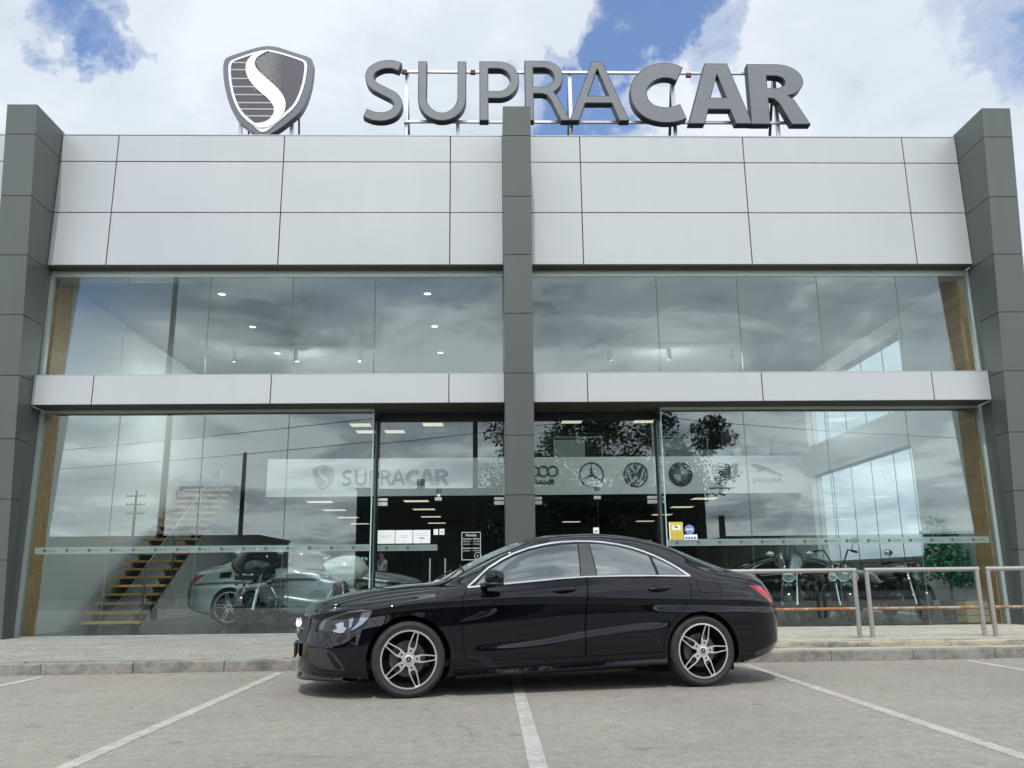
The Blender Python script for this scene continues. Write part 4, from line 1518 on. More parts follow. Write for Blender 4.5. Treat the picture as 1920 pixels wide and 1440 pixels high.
ZTOP = tab((-.95, .69), (-.85, .762), (-.695, .822), (-.5, .868), (-.32, .903), (-.1, .933), (.06, .950), (.28, .966), (.36, .985), (.60, 1.108), (.85, 1.228), (1.124, 1.332), (1.43, 1.404), (1.6, 1.42), (1.88, 1.43), (2.17, 1.418),
           (2.46, 1.370), (2.6, 1.33), (2.75, 1.275), (2.95, 1.185), (3.15, 1.098), (3.3, 1.052), (3.45, 1.030), (3.57, 1.004), (3.65, .97), (3.75, .94))
ZB = tab((-.95, .165), (-.75, .15), (-.4, .135), (.4, .135), (1.2, .15), (2.35, .172), (3.1, .185), (3.5, .245), (3.75, .275))
ZCR = tab((-.95, .66), (-.6, .70), (-.3, .735), (0, .772), (.45, .794), (1.2, .815), (1.97, .797), (2.5, .78), (3.0, .765), (3.4, .745), (3.75, .72))
YMX = tab((-.95, .84), (-.5, .868), (0, .888), (.45, .884), (1.5, .886), (2.4, .890), (2.75, .897), (3.2, .880), (3.75, .85))
Y7 = tab((-.95, .70), (-.5, .74), (-.2, .752), (0, .762), (.25, .775), (.45, .79), (.6, .80), (1.2, .803), (2.0, .80), (2.6, .792), (2.9, .80), (3.3, .775), (3.75, .73))
Z7 = tab((-.95, .655), (-.7, .735), (-.46, .775), (0, .835), (.25, .868), (.45, .897), (.52, .908), (.9, .937), (1.23, .962), (1.63, .985), (2.0, .990), (2.6, .982), (2.9, .955), (3.2, .935), (3.5, .915), (3.75, .88))
Y9 = tab((-.95, .46), (-.3, .54), (.2, .60), (.40, .665), (.53, .70), (.73, .675), (1.0, .635), (1.3, .605), (1.7, .59), (2.1, .595), (2.4, .61), (2.65, .62), (2.9, .60), (3.1, .585), (3.35, .58), (3.75, .54))
Z9 = tab((-.95, .68), (-.7, .785), (-.3, .868), (0, .903), (.25, .922), (.40, .925), (.53, .945), (.726, 1.082), (.977, 1.214), (1.257, 1.293), (1.345, 1.311), (1.605, 1.327), (1.867, 1.318), (2.131, 1.277), (2.4, 1.212), (2.65, 1.135),
         (2.85, 1.072), (3.1, 1.022), (3.35, .995), (3.6, .968), (3.75, .935))
ZC2 = tab((-.95, .38), (.54, .39), (1.09, .42), (1.58, .485), (2.35, .552), (3.75, .56))
K2 = tab((-.95, 0), (.36, 0), (.95, .8), (1.4, 1), (2.15, 1), (2.46, 0), (3.75, 0))
KF = tab((-.95, 1), (-.75, 1), (-.35, .35), (-.1, 0), (3.75, 0))
UN = tab((.05, -.88), (.15, -.905), (.20, -.945), (.40, -.945), (.55, -.935), (.68, -.915), (.76, -.87), (.85, -.80), (1.5, -.7))
UT = tab((.05, 3.50), (.25, 3.57), (.33, 3.655), (.45, 3.70), (.62, 3.70), (.76, 3.66), (.90, 3.61), (1.0, 3.595), (1.5, 3.5))
NA, SUB = 260, 8
NROW = 14
NV = (NROW - 1) * SUB + 1


def car_grid():
    a = np.linspace(0, 1, NA)
    s = .62 * (1 - np.cos(PI * a)) / 2 + .38 * a
    rows_u, rows_y, rows_z = [], [], []

    def row(i, u):
        zb, zt, zc, ym = ZB(u), ZTOP(u), ZCR(u), YMX(u)
        z7, y7, z9, y9 = Z7(u), Y7(u), Z9(u), Y9(u)
        c2, k2, kf = ZC2(u), K2(u), KF(u)
        fl = .010 * (np.exp(-(u / .42) ** 2) + np.exp(-((u - 2.70) / .42) ** 2))
        if i == 0: return ym - .17, zb
        if i == 1: return ym - .035 + .5 * fl, zb + .045
        if i == 2: return ym - .016 + fl + .006 * kf, zb + .14
        if i == 3: return ym - .003 * k2 - .010 * (1 - k2) + fl, c2 - .030 + .012 * kf
        if i == 4: return ym - .024 * k2 - .006 * (1 - k2) + fl - .006 * kf, c2 + .038
        if i == 5: return ym - .017 * k2 - .004 * (1 - k2) + fl - .022 * kf, .55 * (zc - .06) + .45 * (c2 + .04)
        if i == 6: return ym - .017 + .8 * fl - .030 * kf, zc - .05
        if i == 7: return ym + .5 * fl - .030 * kf, zc
        if i == 8: return ym - .022, zc + .42 * (z7 - zc)
        if i == 9: return y7, z7
        if i == 10: return .5 * (y7 + y9) + .016, .5 * (z7 + z9) + .004
        if i == 11: return y9, z9
        if i == 12: return .66 * y9, z9 + .66 * (zt - z9)
        return 0 * u, zt
    for i in range(NROW):
        zf = row(i, np.array([-.93]))[1][0]
        zr = row(i, np.array([3.68]))[1][0]
        un, ut = float(UN([zf])[0]), float(UT([zr])[0])
        u = un + (ut - un) * s
        y, z = row(i, u)
        y, z = np.array(y, float), np.array(z, float)
        ker = np.exp(-(np.arange(-6, 7) / 2.6) ** 2)
        ker /= ker.sum()
        for arr in (y, z):
            pad = np.r_[2 * arr[0] - arr[6:0:-1], arr, 2 * arr[-1] - arr[-2:-8:-1]]
            arr[:] = np.convolve(pad, ker, 'valid')
        tf = np.clip((u - un) / .62, 0, 1)
        tr = np.clip((ut - u) / .52, 0, 1)
        cap = (1 - (1 - tf) ** 2.35) ** (1 / 2.35) * (1 - (1 - tr) ** 2.7) ** (1 / 2.7)
        rows_u.append(u)
        rows_y.append(y * cap)
        rows_z.append(z)
    RU, RY, RZ = np.array(rows_u), np.array(rows_y), np.array(rows_z)
    v = np.linspace(0, NROW - 1, NV)
    G = np.zeros((NA, NV, 3))
    idx = np.arange(NROW)
    for k in range(NA):
        for c, R in enumerate((RU, RY, RZ)):
            G[k, :, c] = pchip(idx, R[:, k], v)
    # flatten the roof crown towards the centreline
    return G


CG = car_grid()
du = np.gradient(CG, axis=0)
dv = np.gradient(CG, axis=1)
CN = np.cross(dv, du)
CN /= np.maximum(np.linalg.norm(CN, axis=2, keepdims=True), 1e-9)
if CN[NA // 2, 40, 1] < 0:
    CN = -CN
CN[:, -1, 1] = 0
CN /= np.maximum(np.linalg.norm(CN, axis=2, keepdims=True), 1e-9)


def bil(A, p):
    p = np.asarray(p, float)
    a = np.clip(p[:, 0], 0, NA - 1.0001)
    b = np.clip(p[:, 1], 0, NV - 1.0001)
    i, j = a.astype(int), b.astype(int)
    fa, fb = (a - i)[:, None], (b - j)[:, None]
    return A[i, j] * (1 - fa) * (1 - fb) + A[i + 1, j] * fa * (1 - fb) + A[i, j + 1] * (1 - fa) * fb + A[i + 1, j + 1] * fa * fb


VMAX = 12 * SUB + 4


def uz_to_idx(u, z):
    sub = CG[:, :VMAX, :]
    d = (sub[:, :, 0] - u) ** 2 + (sub[:, :, 2] - z) ** 2
    k = int(np.argmin(d))
    i, j = k // VMAX, k % VMAX
    p = np.array([i, j], float)
    for _ in range(6):
        q = np.clip(p, [0, 0], [NA - 1.01, VMAX - 1.01])
        f0 = bil(CG, [q])[0]
        fa = bil(CG, [q + [.5, 0]])[0] - bil(CG, [q - [.5, 0]])[0]
        fb = bil(CG, [q + [0, .5]])[0] - bil(CG, [q - [0, .5]])[0]
        J = np.array([[fa[0], fb[0]], [fa[2], fb[2]]])
        r = np.array([u - f0[0], z - f0[2]])
        if abs(np.linalg.det(J)) < 1e-10:
            break
        st_ = np.linalg.solve(J, r)
        st_ = np.clip(st_, -2, 2)
        p = np.clip(q + st_, [0, 0], [NA - 1.01, VMAX - 1.01])
    return p


def uv_to_idx(u, v):
    j = v * SUB
    jj = int(round(min(j, NV - 1)))
    return np.array([np.interp(u, CG[:, jj, 0], np.arange(NA)), j])


def densify(P, step=.03, closed=True):
    out = []
    n = len(P)
    for i in range(n if closed else n - 1):
        a, b = np.array(P[i], float), np.array(P[(i + 1) % n], float)
        k = max(1, int(np.linalg.norm(b - a) / step))
        out += [a + (b - a) * t / k for t in range(k)]
    if not closed:
        out.append(np.array(P[-1], float))
    return out


def poly_z(P, step=.03):
    out = []
    for u, z in densify(P, step):
        zb = float(ZB([u])[0])
        if z < zb:
            q = uv_to_idx(u, 0)
            out.append(np.array([q[0], -2.0]))
        else:
            out.append(uz_to_idx(u, z))
    return np.array(out)


def poly_v(P, step=.05):
    out = []
    for u, v in densify([(a, b * .12) for a, b in P], step):
        out.append(uv_to_idx(u, v / .12))
    return np.array(out)


def area(P):
    x, y = P[:, 0], P[:, 1]
    return .5 * np.sum(x * np.roll(y, -1) - y * np.roll(x, -1))


def offset(P, d):
    """positive d = inwards"""
    if area(P) < 0:
        P = P[::-1]
    keep = [0]
    for i in range(1, len(P)):
        if np.linalg.norm(P[i] - P[keep[-1]]) > .08:
            keep.append(i)
    P = P[keep]
    e = np.roll(P, -1, 0) - P
    e /= np.maximum(np.linalg.norm(e, axis=1, keepdims=True), 1e-9)
    n = np.stack([-e[:, 1], e[:, 0]], 1)
    m = n + np.roll(n, 1, 0)
    L = np.sum(m * m, axis=1, keepdims=True) / 2
    m = m / np.maximum(L, .5)
    return P + m * d


def inside(Q, P):
    x, y = Q[:, 0][:, None], Q[:, 1][:, None]
    x0, y0 = P[:, 0][None], P[:, 1][None]
    x1, y1 = np.roll(P[:, 0], -1)[None], np.roll(P[:, 1], -1)[None]
    with np.errstate(divide='ignore', invalid='ignore'):
        c = ((y0 > y) != (y1 > y)) & (x < (x1 - x0) * (y - y0) / (y1 - y0) + x0)
    return (c.sum(1) % 2) == 1


def near(Q, P, d):
    a = P[None]
    b = np.roll(P, -1, 0)[None]
    q = Q[:, None]
    ab = b - a
    t = np.clip(np.sum((q - a) * ab, 2) / np.maximum(np.sum(ab * ab, 2), 1e-9), 0, 1)
    return np.min(np.linalg.norm(q - (a + ab * t[..., None]), axis=2), axis=1) < d


GI = np.stack(np.meshgrid(np.arange(NA), np.arange(NV), indexing='ij'), -1).reshape(-1, 2).astype(float)


def patch(outer, holes=(), full=False):
    """triangulated patch in index space: (points, triangles)"""
    lo, hi = outer.min(0) - .5, outer.max(0) + .5
    g = GI[((GI >= lo) & (GI <= hi)).all(1)]
    if not full:
        g = g[inside(g, outer)]
        g = g[~near(g, outer, .45)]
    for h in holes:
        hl, hh = h.min(0) - 1, h.max(0) + 1
        sel = ((g >= hl) & (g <= hh)).all(1)
        bad = np.zeros(len(g), bool)
        if sel.any():
            gs = g[sel]
            bad[sel] = inside(gs, h) | near(gs, h, .45)
        g = g[~bad]
    pts, edges = [], []
    loops = list(holes) if full else [outer] + list(holes)
    for L in loops:
        o = len(pts)
        pts += [Vector(p) for p in L]
        edges += [(o + i, o + (i + 1) % len(L)) for i in range(len(L))]
    pts += [Vector(p) for p in g]
    V, E, Fc, _, _, _ = delaunay_2d_cdt(pts, edges, [], 0, 1e-5)
    V = np.array([tuple(v) for v in V])
    T = np.array([f for f in Fc if len(f) == 3])
    c = V[T].mean(1)
    ok = (c[:, 0] > 0) & (c[:, 0] < NA - 1) & (c[:, 1] > 0) & (c[:, 1] < NV - 1) if full else inside(c, outer)
    for h in holes:
        ok &= ~inside(c, h)
    return V, T[ok]


def lift(VT, side, lift_n=0.0, rim=0.014, both=False, warp=None):
    """patch -> mesh data on the car surface; side -1 = the near (left) flank"""
    V, T = VT
    Ps, Ns = bil(CG, V), bil(CN, V)
    Ns /= np.maximum(np.linalg.norm(Ns, axis=1, keepdims=True), 1e-9)
    verts, norms, tris = [], [], []

    def emit(sd):
        P = (Ps + Ns * lift_n) * [1, sd, 1]
        N = Ns * [1, sd, 1]
        tr = T.copy()
        fn = np.cross(P[tr[:, 1]] - P[tr[:, 0]], P[tr[:, 2]] - P[tr[:, 0]])
        flip = np.sum(fn * N[tr].mean(1), 1) < 0
        tr[flip] = tr[flip][:, ::-1]
        o = sum(len(x) for x in verts)
        verts.append(P)
        norms.append(N)
        tris.append(tr + o)
        if rim:
            cnt = {}
            for t in tr:
                for a, b in ((t[0], t[1]), (t[1], t[2]), (t[2], t[0])):
                    cnt[(a, b)] = 1
            bd = [(a, b) for (a, b) in cnt if (b, a) not in cnt]
            if both:
                bd = [(a, b) for a, b in bd if V[a][1] < NV - 1.01 or V[b][1] < NV - 1.01]
            if bd:
                A = np.array(bd)
                n = len(A)
                q = np.concatenate([P[A[:, 0]], P[A[:, 1]], P[A[:, 1]] - N[A[:, 1]] * rim, P[A[:, 0]] - N[A[:, 0]] * rim])
                o2 = sum(len(x) for x in verts)
                en = np.cross(P[A[:, 1]] - P[A[:, 0]], N[A[:, 0]])
                en /= np.maximum(np.linalg.norm(en, axis=1, keepdims=True), 1e-9)
                verts.append(q)
                norms.append(np.concatenate([en] * 4))
                i = np.arange(n)
                tris.append(np.stack([i + n + o2, i + o2, i + 3 * n + o2], 1))
                tris.append(np.stack([i + n + o2, i + 3 * n + o2, i + 2 * n + o2], 1))
    emit(side)
    if both:
        emit(-side)
    Vv, Nn, Tt = np.concatenate(verts), np.concatenate(norms), np.concatenate(tris)
    if warp:
        Vv = warp(Vv)
    return Vv, Nn, Tt


def data_mesh(name, data, m):
    V, N, T = data
    me = bpy.data.meshes.new(name)
    me.from_pydata(V.tolist(), [], T.tolist())
    me.materials.append(m)
    me.polygons.foreach_set('use_smooth', [True] * len(T))
    me.update()
    me.normals_split_custom_set_from_vertices(N.tolist())
    return me


def circ_z(cu, cz, r, n=64):
    return [(cu + r * math.cos(2 * PI * i / n), cz + r * math.sin(2 * PI * i / n)) for i in range(n)]


ARF, ARR = .362, .352
REGION = {}
REGION['front_door'] = poly_z([(.518, .902), (.487, .87), (.463, .80), (.456, .667), (.464, .443), (.487, .292), (1.0, .292), (1.566, .302), (1.570, .45), (1.578, .646), (1.598, .809), (1.618, .980), (1.2, .953), (.9, .929)], .02)
arr_seg = [(2.70 + .392 * math.cos(math.radians(a)), .318 + .392 * math.sin(math.radians(a))) for a in (132, 142, 152, 162, 172, 180)]
REGION['rear_door'] = poly_z([(1.628, .981), (1.608, .809), (1.588, .646), (1.580, .45), (1.576, .302), (2.302, .315)] + arr_seg[::-1] + [(2.475, .655), (2.50, .672), (2.585, .765), (2.622, .866), (2.614, .935), (2.575, .976), (2.0, .982)], .02)
REGION['fuel_flap'] = poly_z([(2.70, .945), (2.90, .925), (2.915, .915), (2.918, .845), (2.905, .832), (2.715, .835), (2.70, .85), (2.69, .90)], .02)
REGION['headlight'] = poly_z([(-.795, .552), (-.775, .625), (-.73, .668), (-.645, .692), (-.52, .732), (-.418, .747), (-.335, .744), (-.303, .728), (-.335, .672), (-.39, .615), (-.455, .572), (-.525, .542), (-.585, .537), (-.64, .556), (-.72, .552)], .015)
REGION['tail_light'] = poly_z([(3.215, .898), (3.30, .897), (3.43, .885), (3.49, .80), (3.525, .715), (3.50, .702), (3.45, .73), (3.375, .785), (3.29, .845)], .015)
WIN = {}
WIN['front'] = poly_z([(.585, .920), (.62, .958), (.72, 1.052), (.85, 1.126), (.98, 1.187), (1.12, 1.233), (1.26, 1.264), (1.45, 1.290), (1.595, 1.297), (1.582, 1.15), (1.566, .998), (1.23, .973), (.9, .949)], .02)
WIN['rear'] = poly_z([(1.715, 1.300), (1.867, 1.291), (2.0, 1.270), (2.13, 1.240), (2.285, 1.184), (2.315, 1.005), (2.0, 1.003), (1.735, 1.001)], .02)
WIN['quarter'] = poly_z([(2.318, 1.172), (2.40, 1.135), (2.49, 1.084), (2.57, 1.030), (2.615, .995), (2.342, 1.004)], .02)
WIN['pillar'] = poly_z([(1.603, 1.298), (1.707, 1.301), (1.727, 1.000), (1.574, .998)], .02)
REGION['hood'] = poly_v([(-.79, 13), (.285, 13), (.30, 12), (.31, 11), (.285, 10), (.23, 9.55), (.12, 9.45), (-.2, 9.4), (-.5, 9.45), (-.68, 9.75), (-.76, 10.6), (-.785, 12)])
REGION['trunk_lid'] = poly_v([(3.31, 13), (3.30, 12), (3.29, 11.2), (3.30, 10.45), (3.44, 10.35), (3.545, 10.6), (3.57, 11.4), (3.58, 13)])
REGION['windshield'] = poly_v([(.37, 13), (.40, 12.4), (.50, 11.75), (.60, 11.42), (.80, 11.35), (1.0, 11.5), (1.10, 11.9), (1.18, 12.4), (1.20, 13)])
REGION['rear_window'] = poly_v([(2.60, 13), (2.61, 12.4), (2.65, 11.7), (2.74, 11.35), (3.02, 11.30), (3.14, 11.6), (3.21, 12.3), (3.23, 13)])
ARCHF = poly_z(circ_z(0, .318, ARF), .03)
ARCHR = poly_z(circ_z(2.70, .318, ARR), .03)
BUMPF = poly_z([(-1.05, .53), (-.93, .53), (-.80, .535), (-.66, .545), (-.59, .53), (-.52, .533), (-.45, .562), (-.38, .612), (-.335, .665), (-.252, .585), (-.38, .46), (-.46, .30), (-.46, .10), (-1.05, .10)], .02)


def clip_idx(P):
    P = P.copy()
    P[:, 0] = np.where(P[:, 0] < .3, -1.0, P[:, 0])
    return P


SIDE_HOLES = [REGION['front_door'], REGION['rear_door'], REGION['fuel_flap'], REGION['headlight'], REGION['tail_light'], WIN['front'], WIN['rear'], WIN['quarter'], WIN['pillar']]
CEN = [REGION['hood'], REGION['trunk_lid'], REGION['windshield'], REGION['rear_window']]


def close_c(P, d):
    """central panels: push the centreline edge past the mirror plane so no rim forms there"""
    Q = offset(P, d)
    P2 = Q.copy()
    P2[:, 1] = np.where(P2[:, 1] > NV - 1 - max(.6, abs(d) * 2), NV - 1 + (2 if d < 0 else 0), P2[:, 1])
    return P2


GAP = .14
RECT = np.array([(0, 0), (NA - 1, 0), (NA - 1, NV - 1), (0, NV - 1)], float)
PB = patch(RECT, [offset(h, -GAP) for h in SIDE_HOLES] + [close_c(h, -GAP) for h in CEN] + [ARCHF, ARCHR], full=True)
PP = {k: patch(offset(P, GAP)) for k, P in REGION.items() if k in ('front_door', 'rear_door', 'fuel_flap', 'headlight', 'tail_light')}
PC = {k: patch(close_c(REGION[k], GAP)) for k in ('hood', 'trunk_lid', 'windshield', 'rear_window')}
PW = {k: patch(offset(P, .02)) for k, P in WIN.items()}


def surf(u, z, out=0.0, side=-1):
    p = uz_to_idx(u, z)
    q = bil(CG, [p])[0] + bil(CN, [p])[0] * out
    return Vector((q[0], q[1] * side, q[2]))


def paint(name, base, spec=0.5, rough=.12, metal=0.0):
    m = mat(name, base, rough, metal, coat=1.0, coat_rough=.025)
    m.node_tree.nodes['Principled BSDF'].inputs['Coat IOR'].default_value = 1.46
    m.node_tree.nodes['Principled BSDF'].inputs['Specular IOR Level'].default_value = spec
    return m


M_HEADREF = mat('lamp_reflector', (.15, .16, .18), .3, .9)
M_HEADDK = mat('lamp_bezel', (.03, .03, .034), .2, .4)
M_LEDW = mat('lamp_strip', (.34, .355, .39), .22, .7)
M_RED = mat('red_lens', (.25, .004, .010), .08, 0, coat=1.0)
M_REDB = mat('red_strip', (.48, .025, .035), .15, 0)
M_GLOSSB = mat('gloss_black', (.008, .008, .009), .08, 0, coat=1.0)
M_SILV = mat('machined_alloy', (.66, .65, .64), .28, .7)
M_RIMDK = mat('dark_alloy', (.012, .012, .016), .3, .3)
M_DISC = mat('brake_disc', (.13, .125, .12), .4, .8)
M_SEAT = mat('seat_fabric', (.05, .05, .052), .7)
M_TREADM = MATS['tyre_rubber']


def star(mb, r, y, mi, cx=0, cz=0, rot=90, w=.16):
    for a in (rot, rot + 120, rot + 240):
        t = math.radians(a)
        mb.prism([[(cx + r * math.cos(t), cz + r * math.sin(t)), (cx + r * w * math.cos(t + PI / 3), cz + r * w * math.sin(t + PI / 3)), (cx, cz), (cx + r * w * math.cos(t - PI / 3), cz + r * w * math.sin(t - PI / 3))]],
                 lambda x, z, d: (x, d, z), y - .004, y, mi)


WHEEL_CACHE = {}


def wheel(parent, loc, side, R=.3175, RR=.243, ang0=2.0, mats=None, steer=0.0):
    """wheel with its outer face towards side*Y"""
    key = (R, RR, ang0, side)
    w = link('wheel', None, parent, loc, (0, 0, steer))
    if key not in WHEEL_CACHE:
        y0 = .0                    # outer face plane; inboard is +Y for side -1
        s = 1 if side < 0 else -1
        mt = MB()
        k = RR
        prof = [(k - .012, .012), (k + .004, .004), (k + .02, .002), (R - .035, -.006), (R - .012, .004), (R - .002, .022), (R, .05), (R, .17), (R - .012, .20), (k + .03, .215), (k - .012, .2)]
        mt.lathe([(a, b * s) for a, b in prof], 64, 0, 'Y')
        for q in (.055, .09, .13, .165):
            mt.lathe([(R + .0005, (q - .004) * s), (R - .006, q * s), (R + .0005, (q + .004) * s)], 64, 0, 'Y')
        t = mt.mesh('tyre', [M_RUBBER])
        mr = MB()
        mr.lathe([(a, b * s) for a, b in [(k + .001, .006), (k, -.001), (k - .012, -.002), (k - .014, .003)]], 64, 0, 'Y')
        mr.lathe([(a, b * s) for a, b in [(k - .014, .003), (k - .024, .03), (k - .045, .06), (k - .05, .19)]], 64, 1, 'Y')
        # five split spokes
        fn0 = lambda x, z, d: (x, d * s, z)
        for i in range(5):
            a = math.radians(ang0 + 72 * i)
            ca, sa = math.cos(a), math.sin(a)
            rt = k - .008
            o_ = [(.054, .026), (.085, .033), (.11, .036), (.15, .0315), (rt - .004, .0215)]
            i_ = [(.097, .014), (.107, .0215), (.13, .0232), (.16, .0195), (rt - .011, .0130)]
            outer = [(x, y) for x, y in o_] + [(rt, .012), (rt, -.012)] + [(x, -y) for x, y in reversed(o_)]
            inner = [(x, y) for x, y in i_] + [(x, -y) for x, y in reversed(i_)]
            ro = [(x * ca - y * sa, x * sa + y * ca) for x, y in outer]
            ri = [(x * ca - y * sa, x * sa + y * ca) for x, y in inner]

            def fs(x, z, d):
                r = math.hypot(x, z)
                return (x, (d + .016 * (1 - min(1, r / k)) ** 1.0 + .001) * s, z)
            mr.prism([ro, ri], fs, 0.0, .040, 0, 1)
        mr.prism([circ(0, 0, .060, 32)], fn0, .013, .05, 0, 1)
        for i in range(5):
            a = math.radians(ang0 + 36 + 36 + 72 * i)
            mr.prism([circ(.072 * math.cos(a), .072 * math.sin(a), .0088, 12)], fn0, .0085, .03, 2)
        rim = mr.mesh('rim', [M_SILV, M_RIMDK, M_BLACK])
        mc = MB()
        mc.lathe([(0, .004 * s), (.030, .004 * s), (.0365, .007 * s), (.038, .02 * s)], 32, 0, 'Y')
        mc.lathe([(0, .0035 * s), (.0235, .0035 * s)], 32, 1, 'Y')
        mc.M = Matrix.Scale(s, 4, Vector((0, 1, 0)))
        star(mc, .0225, .003, 0)
        cap = mc.mesh('hub_cap', [M_SILV, mat('cap_black', (.01, .01, .014), .3)])
        md = MB()
        md.lathe([(.05, .075 * s), (.07, .07 * s), (.072, .09 * s), (.150, .09 * s), (.150, .11 * s), (.05, .11 * s)], 48, 0, 'Y')
        md.lathe([(.0, .15 * s), (k - .045, .15 * s)], 32, 1, 'Y')
        disc = md.mesh('brake_disc', [M_DISC, M_BLACK])
        mk = MB()
        mk.lathe([(.085, .07 * s), (.158, .07 * s), (.165, .08 * s), (.165, .13 * s), (.085, .13 * s)], 10, 0, 'Y', ang=math.radians(62), a0=math.radians(150))
        cal = mk.mesh('caliper', [mat('caliper_grey', (.12, .12, .125), .5, .5)])
        WHEEL_CACHE[key] = (t, rim, cap, disc, cal)
    for nm, me in zip(('tyre', 'rim', 'hub_cap', 'brake_disc', 'caliper'), WHEEL_CACHE[key]):
        link(nm, me, w)
    return w


def build_car(label, loc, rotz, body_m, detail=True, warp=None, wheel_r=.3175, wheel_x=(0, 2.70), group=None, track=.872, win_m=None, name='parked_car'):
    root = thing(name, label, 'car', loc, rotz, group)
    win_m = win_m or G_CAR
    wpt = (lambda p: Vector(warp(np.array([tuple(p)]))[0])) if warp else (lambda p: Vector(p))

    def P(nm, VT, m, side, parent=root, both=False, ln=0.0, rim=.014):
        return link(nm, data_mesh(nm, lift(VT, side, ln, rim, both, warp), m), parent)
    P('body', PB, body_m, -1, both=True, rim=.012)
    # dark liner just inside the panels, and an underbody
    ii = np.arange(0, NA, 3)
    jj = np.arange(0, 9 * SUB + 1, 3)
    A = CG[np.ix_(ii, jj)] - CN[np.ix_(ii, jj)] * .028
    nu, nv = len(ii), len(jj)
    vs, fs = [], []
    for sd in (1, -1):
        o = len(vs)
        vs += [tuple(p * [1, sd, 1]) for p in A.reshape(-1, 3)]
        for i in range(nu - 1):
            for j in range(nv - 1):
                c = A[i, j]
                if min((c[0] ** 2 + (c[2] - .318) ** 2), ((c[0] - 2.7) ** 2 + (c[2] - .318) ** 2)) < .40 ** 2:
                    continue
                fs.append((o + i * nv + j, o + (i + 1) * nv + j, o + (i + 1) * nv + j + 1, o + i * nv + j + 1))
    if warp:
        vs = warp(np.array(vs)).tolist()
    mb = MB()
    mb.add(vs, fs, 0)
    for x in (0, 2.7):
        for sd in (1, -1):
            prof = [(.39, .86 * sd), (.39, .60 * sd), (.0, .60 * sd)]
            m2 = MB()
            m2.lathe(prof, 28, 0, 'Y', (x, 0, .318), ang=PI * 1.08, a0=-.04 * PI)
            v2 = warp(np.array(m2.v)).tolist() if warp else m2.v
            mb.add(v2, m2.f, 0)
    for x in (0, 2.7):
        for sd in (1, -1):
            m2 = MB().box(x - .42, x + .42, sd * .60 - .01, sd * .60 + .01, .115, .36)
            mb.add(warp(np.array(m2.v)).tolist() if warp else m2.v, m2.f, 0)
            for xx in (x - .41, x + .41):
                m2 = MB().box(xx - .008, xx + .008, sd * .72 - .12, sd * .72 + .12, .16 if x < 1 else .20, .36)
                mb.add(warp(np.array(m2.v)).tolist() if warp else m2.v, m2.f, 0)
    vv = [(-.8, -.6, .19), (3.45, -.6, .24), (3.45, .6, .24), (-.8, .6, .19)]
    vv = warp(np.array(vv)).tolist() if warp else vv
    mb.add(vv, [(0, 1, 2, 3)], 0)
    mb.obj('underbody', [M_BLACK], root)
    hood = P('hood', PC['hood'], body_m, -1, both=True)
    P('trunk_lid', PC['trunk_lid'], body_m, -1, both=True)
    P('windshield', PC['windshield'], win_m, -1, both=True, rim=.004)
    P('rear_window', PC['rear_window'], win_m, -1, both=True, rim=.004)
    for sd in (-1, 1):
        fd = P('front_door', PP['front_door'], body_m, sd)
        rd = P('rear_door', PP['rear_door'], body_m, sd)
        P('window', PW['front'], win_m, sd, fd, rim=.003, ln=-.003)
        P('window', PW['rear'], win_m, sd, rd, rim=.003, ln=-.003)
        P('window', PW['quarter'], win_m, sd, rd, rim=.003, ln=-.003)
        P('door_pillar', PW['pillar'], mat('pillar_gloss', (.045, .042, .045), .22, 0, coat=.6), sd, rim=.003, ln=-.0005)
        P('fuel_flap', PP['fuel_flap'], body_m, sd) if sd < 0 else None
        # lamps
        hl = P('headlight', PP['headlight'], M_HEADDK, sd, ln=-.022, rim=0)
        P('lens', PP['headlight'], G_CLEAR, sd, hl, ln=0.001, rim=.02)
        for nm, poly, m_, ln_ in (('light_strip', [(-.775, .60), (-.73, .658), (-.645, .684), (-.52, .724), (-.418, .739), (-.335, .737), (-.31, .726), (-.345, .705), (-.43, .712), (-.53, .700), (-.65, .66), (-.715, .63), (-.735, .575), (-.765, .56)], M_HEADREF, -.014),
                                  ('reflector', [(-.345, .716), (-.318, .722), (-.345, .672), (-.40, .617), (-.47, .575), (-.50, .565), (-.43, .64), (-.41, .70)], M_LEDW, -.012),
                                  ('lamp_unit', [(-.63, .615), (-.575, .635), (-.555, .625), (-.56, .60), (-.53, .585), (-.56, .548), (-.60, .543), (-.66, .560), (-.61, .583)], M_LEDW, -.010),
                                  ('lamp_unit', [(-.515, .66), (-.475, .672), (-.49, .60), (-.515, .573)], M_LEDW, -.012)):
            P(nm, patch(poly_z(poly, .012)), m_, sd, hl, ln=ln_, rim=.008)
        tl = P('tail_light', PP['tail_light'], M_RED, sd, ln=.002)
        P('light_strip', patch(poly_z([(3.285, .868), (3.40, .862), (3.455, .80), (3.43, .79), (3.37, .825)], .012)), M_REDB, sd, tl, ln=.004, rim=0)
        # bright trim round the side windows
        arch = [(.520, .907), (.62, .985), (.726, 1.074), (.85, 1.147), (.977, 1.206), (1.12, 1.253), (1.257, 1.284), (1.345, 1.299), (1.45, 1.310), (1.605, 1.317), (1.74, 1.316), (1.867, 1.306), (2.0, 1.286), (2.131, 1.256), (2.24, 1.221), (2.332, 1.183), (2.42, 1.140), (2.49, 1.099), (2.56, 1.051), (2.625, 1.000), (2.645, .985)]
        belt_ = [(.520, .905), (.70, .921), (.903, .937), (1.226, .963), (1.45, .979), (1.632, .989), (2.0, .993), (2.3, .992), (2.645, .984)]
        mb = MB()
        for line, wd in ((arch, .011), (belt_, .009)):
            pts = [wpt(surf(u, z, .003, sd)) for u, z in densify(line, .05, False)]
            mb.tube(pts, wd, 8, 0)
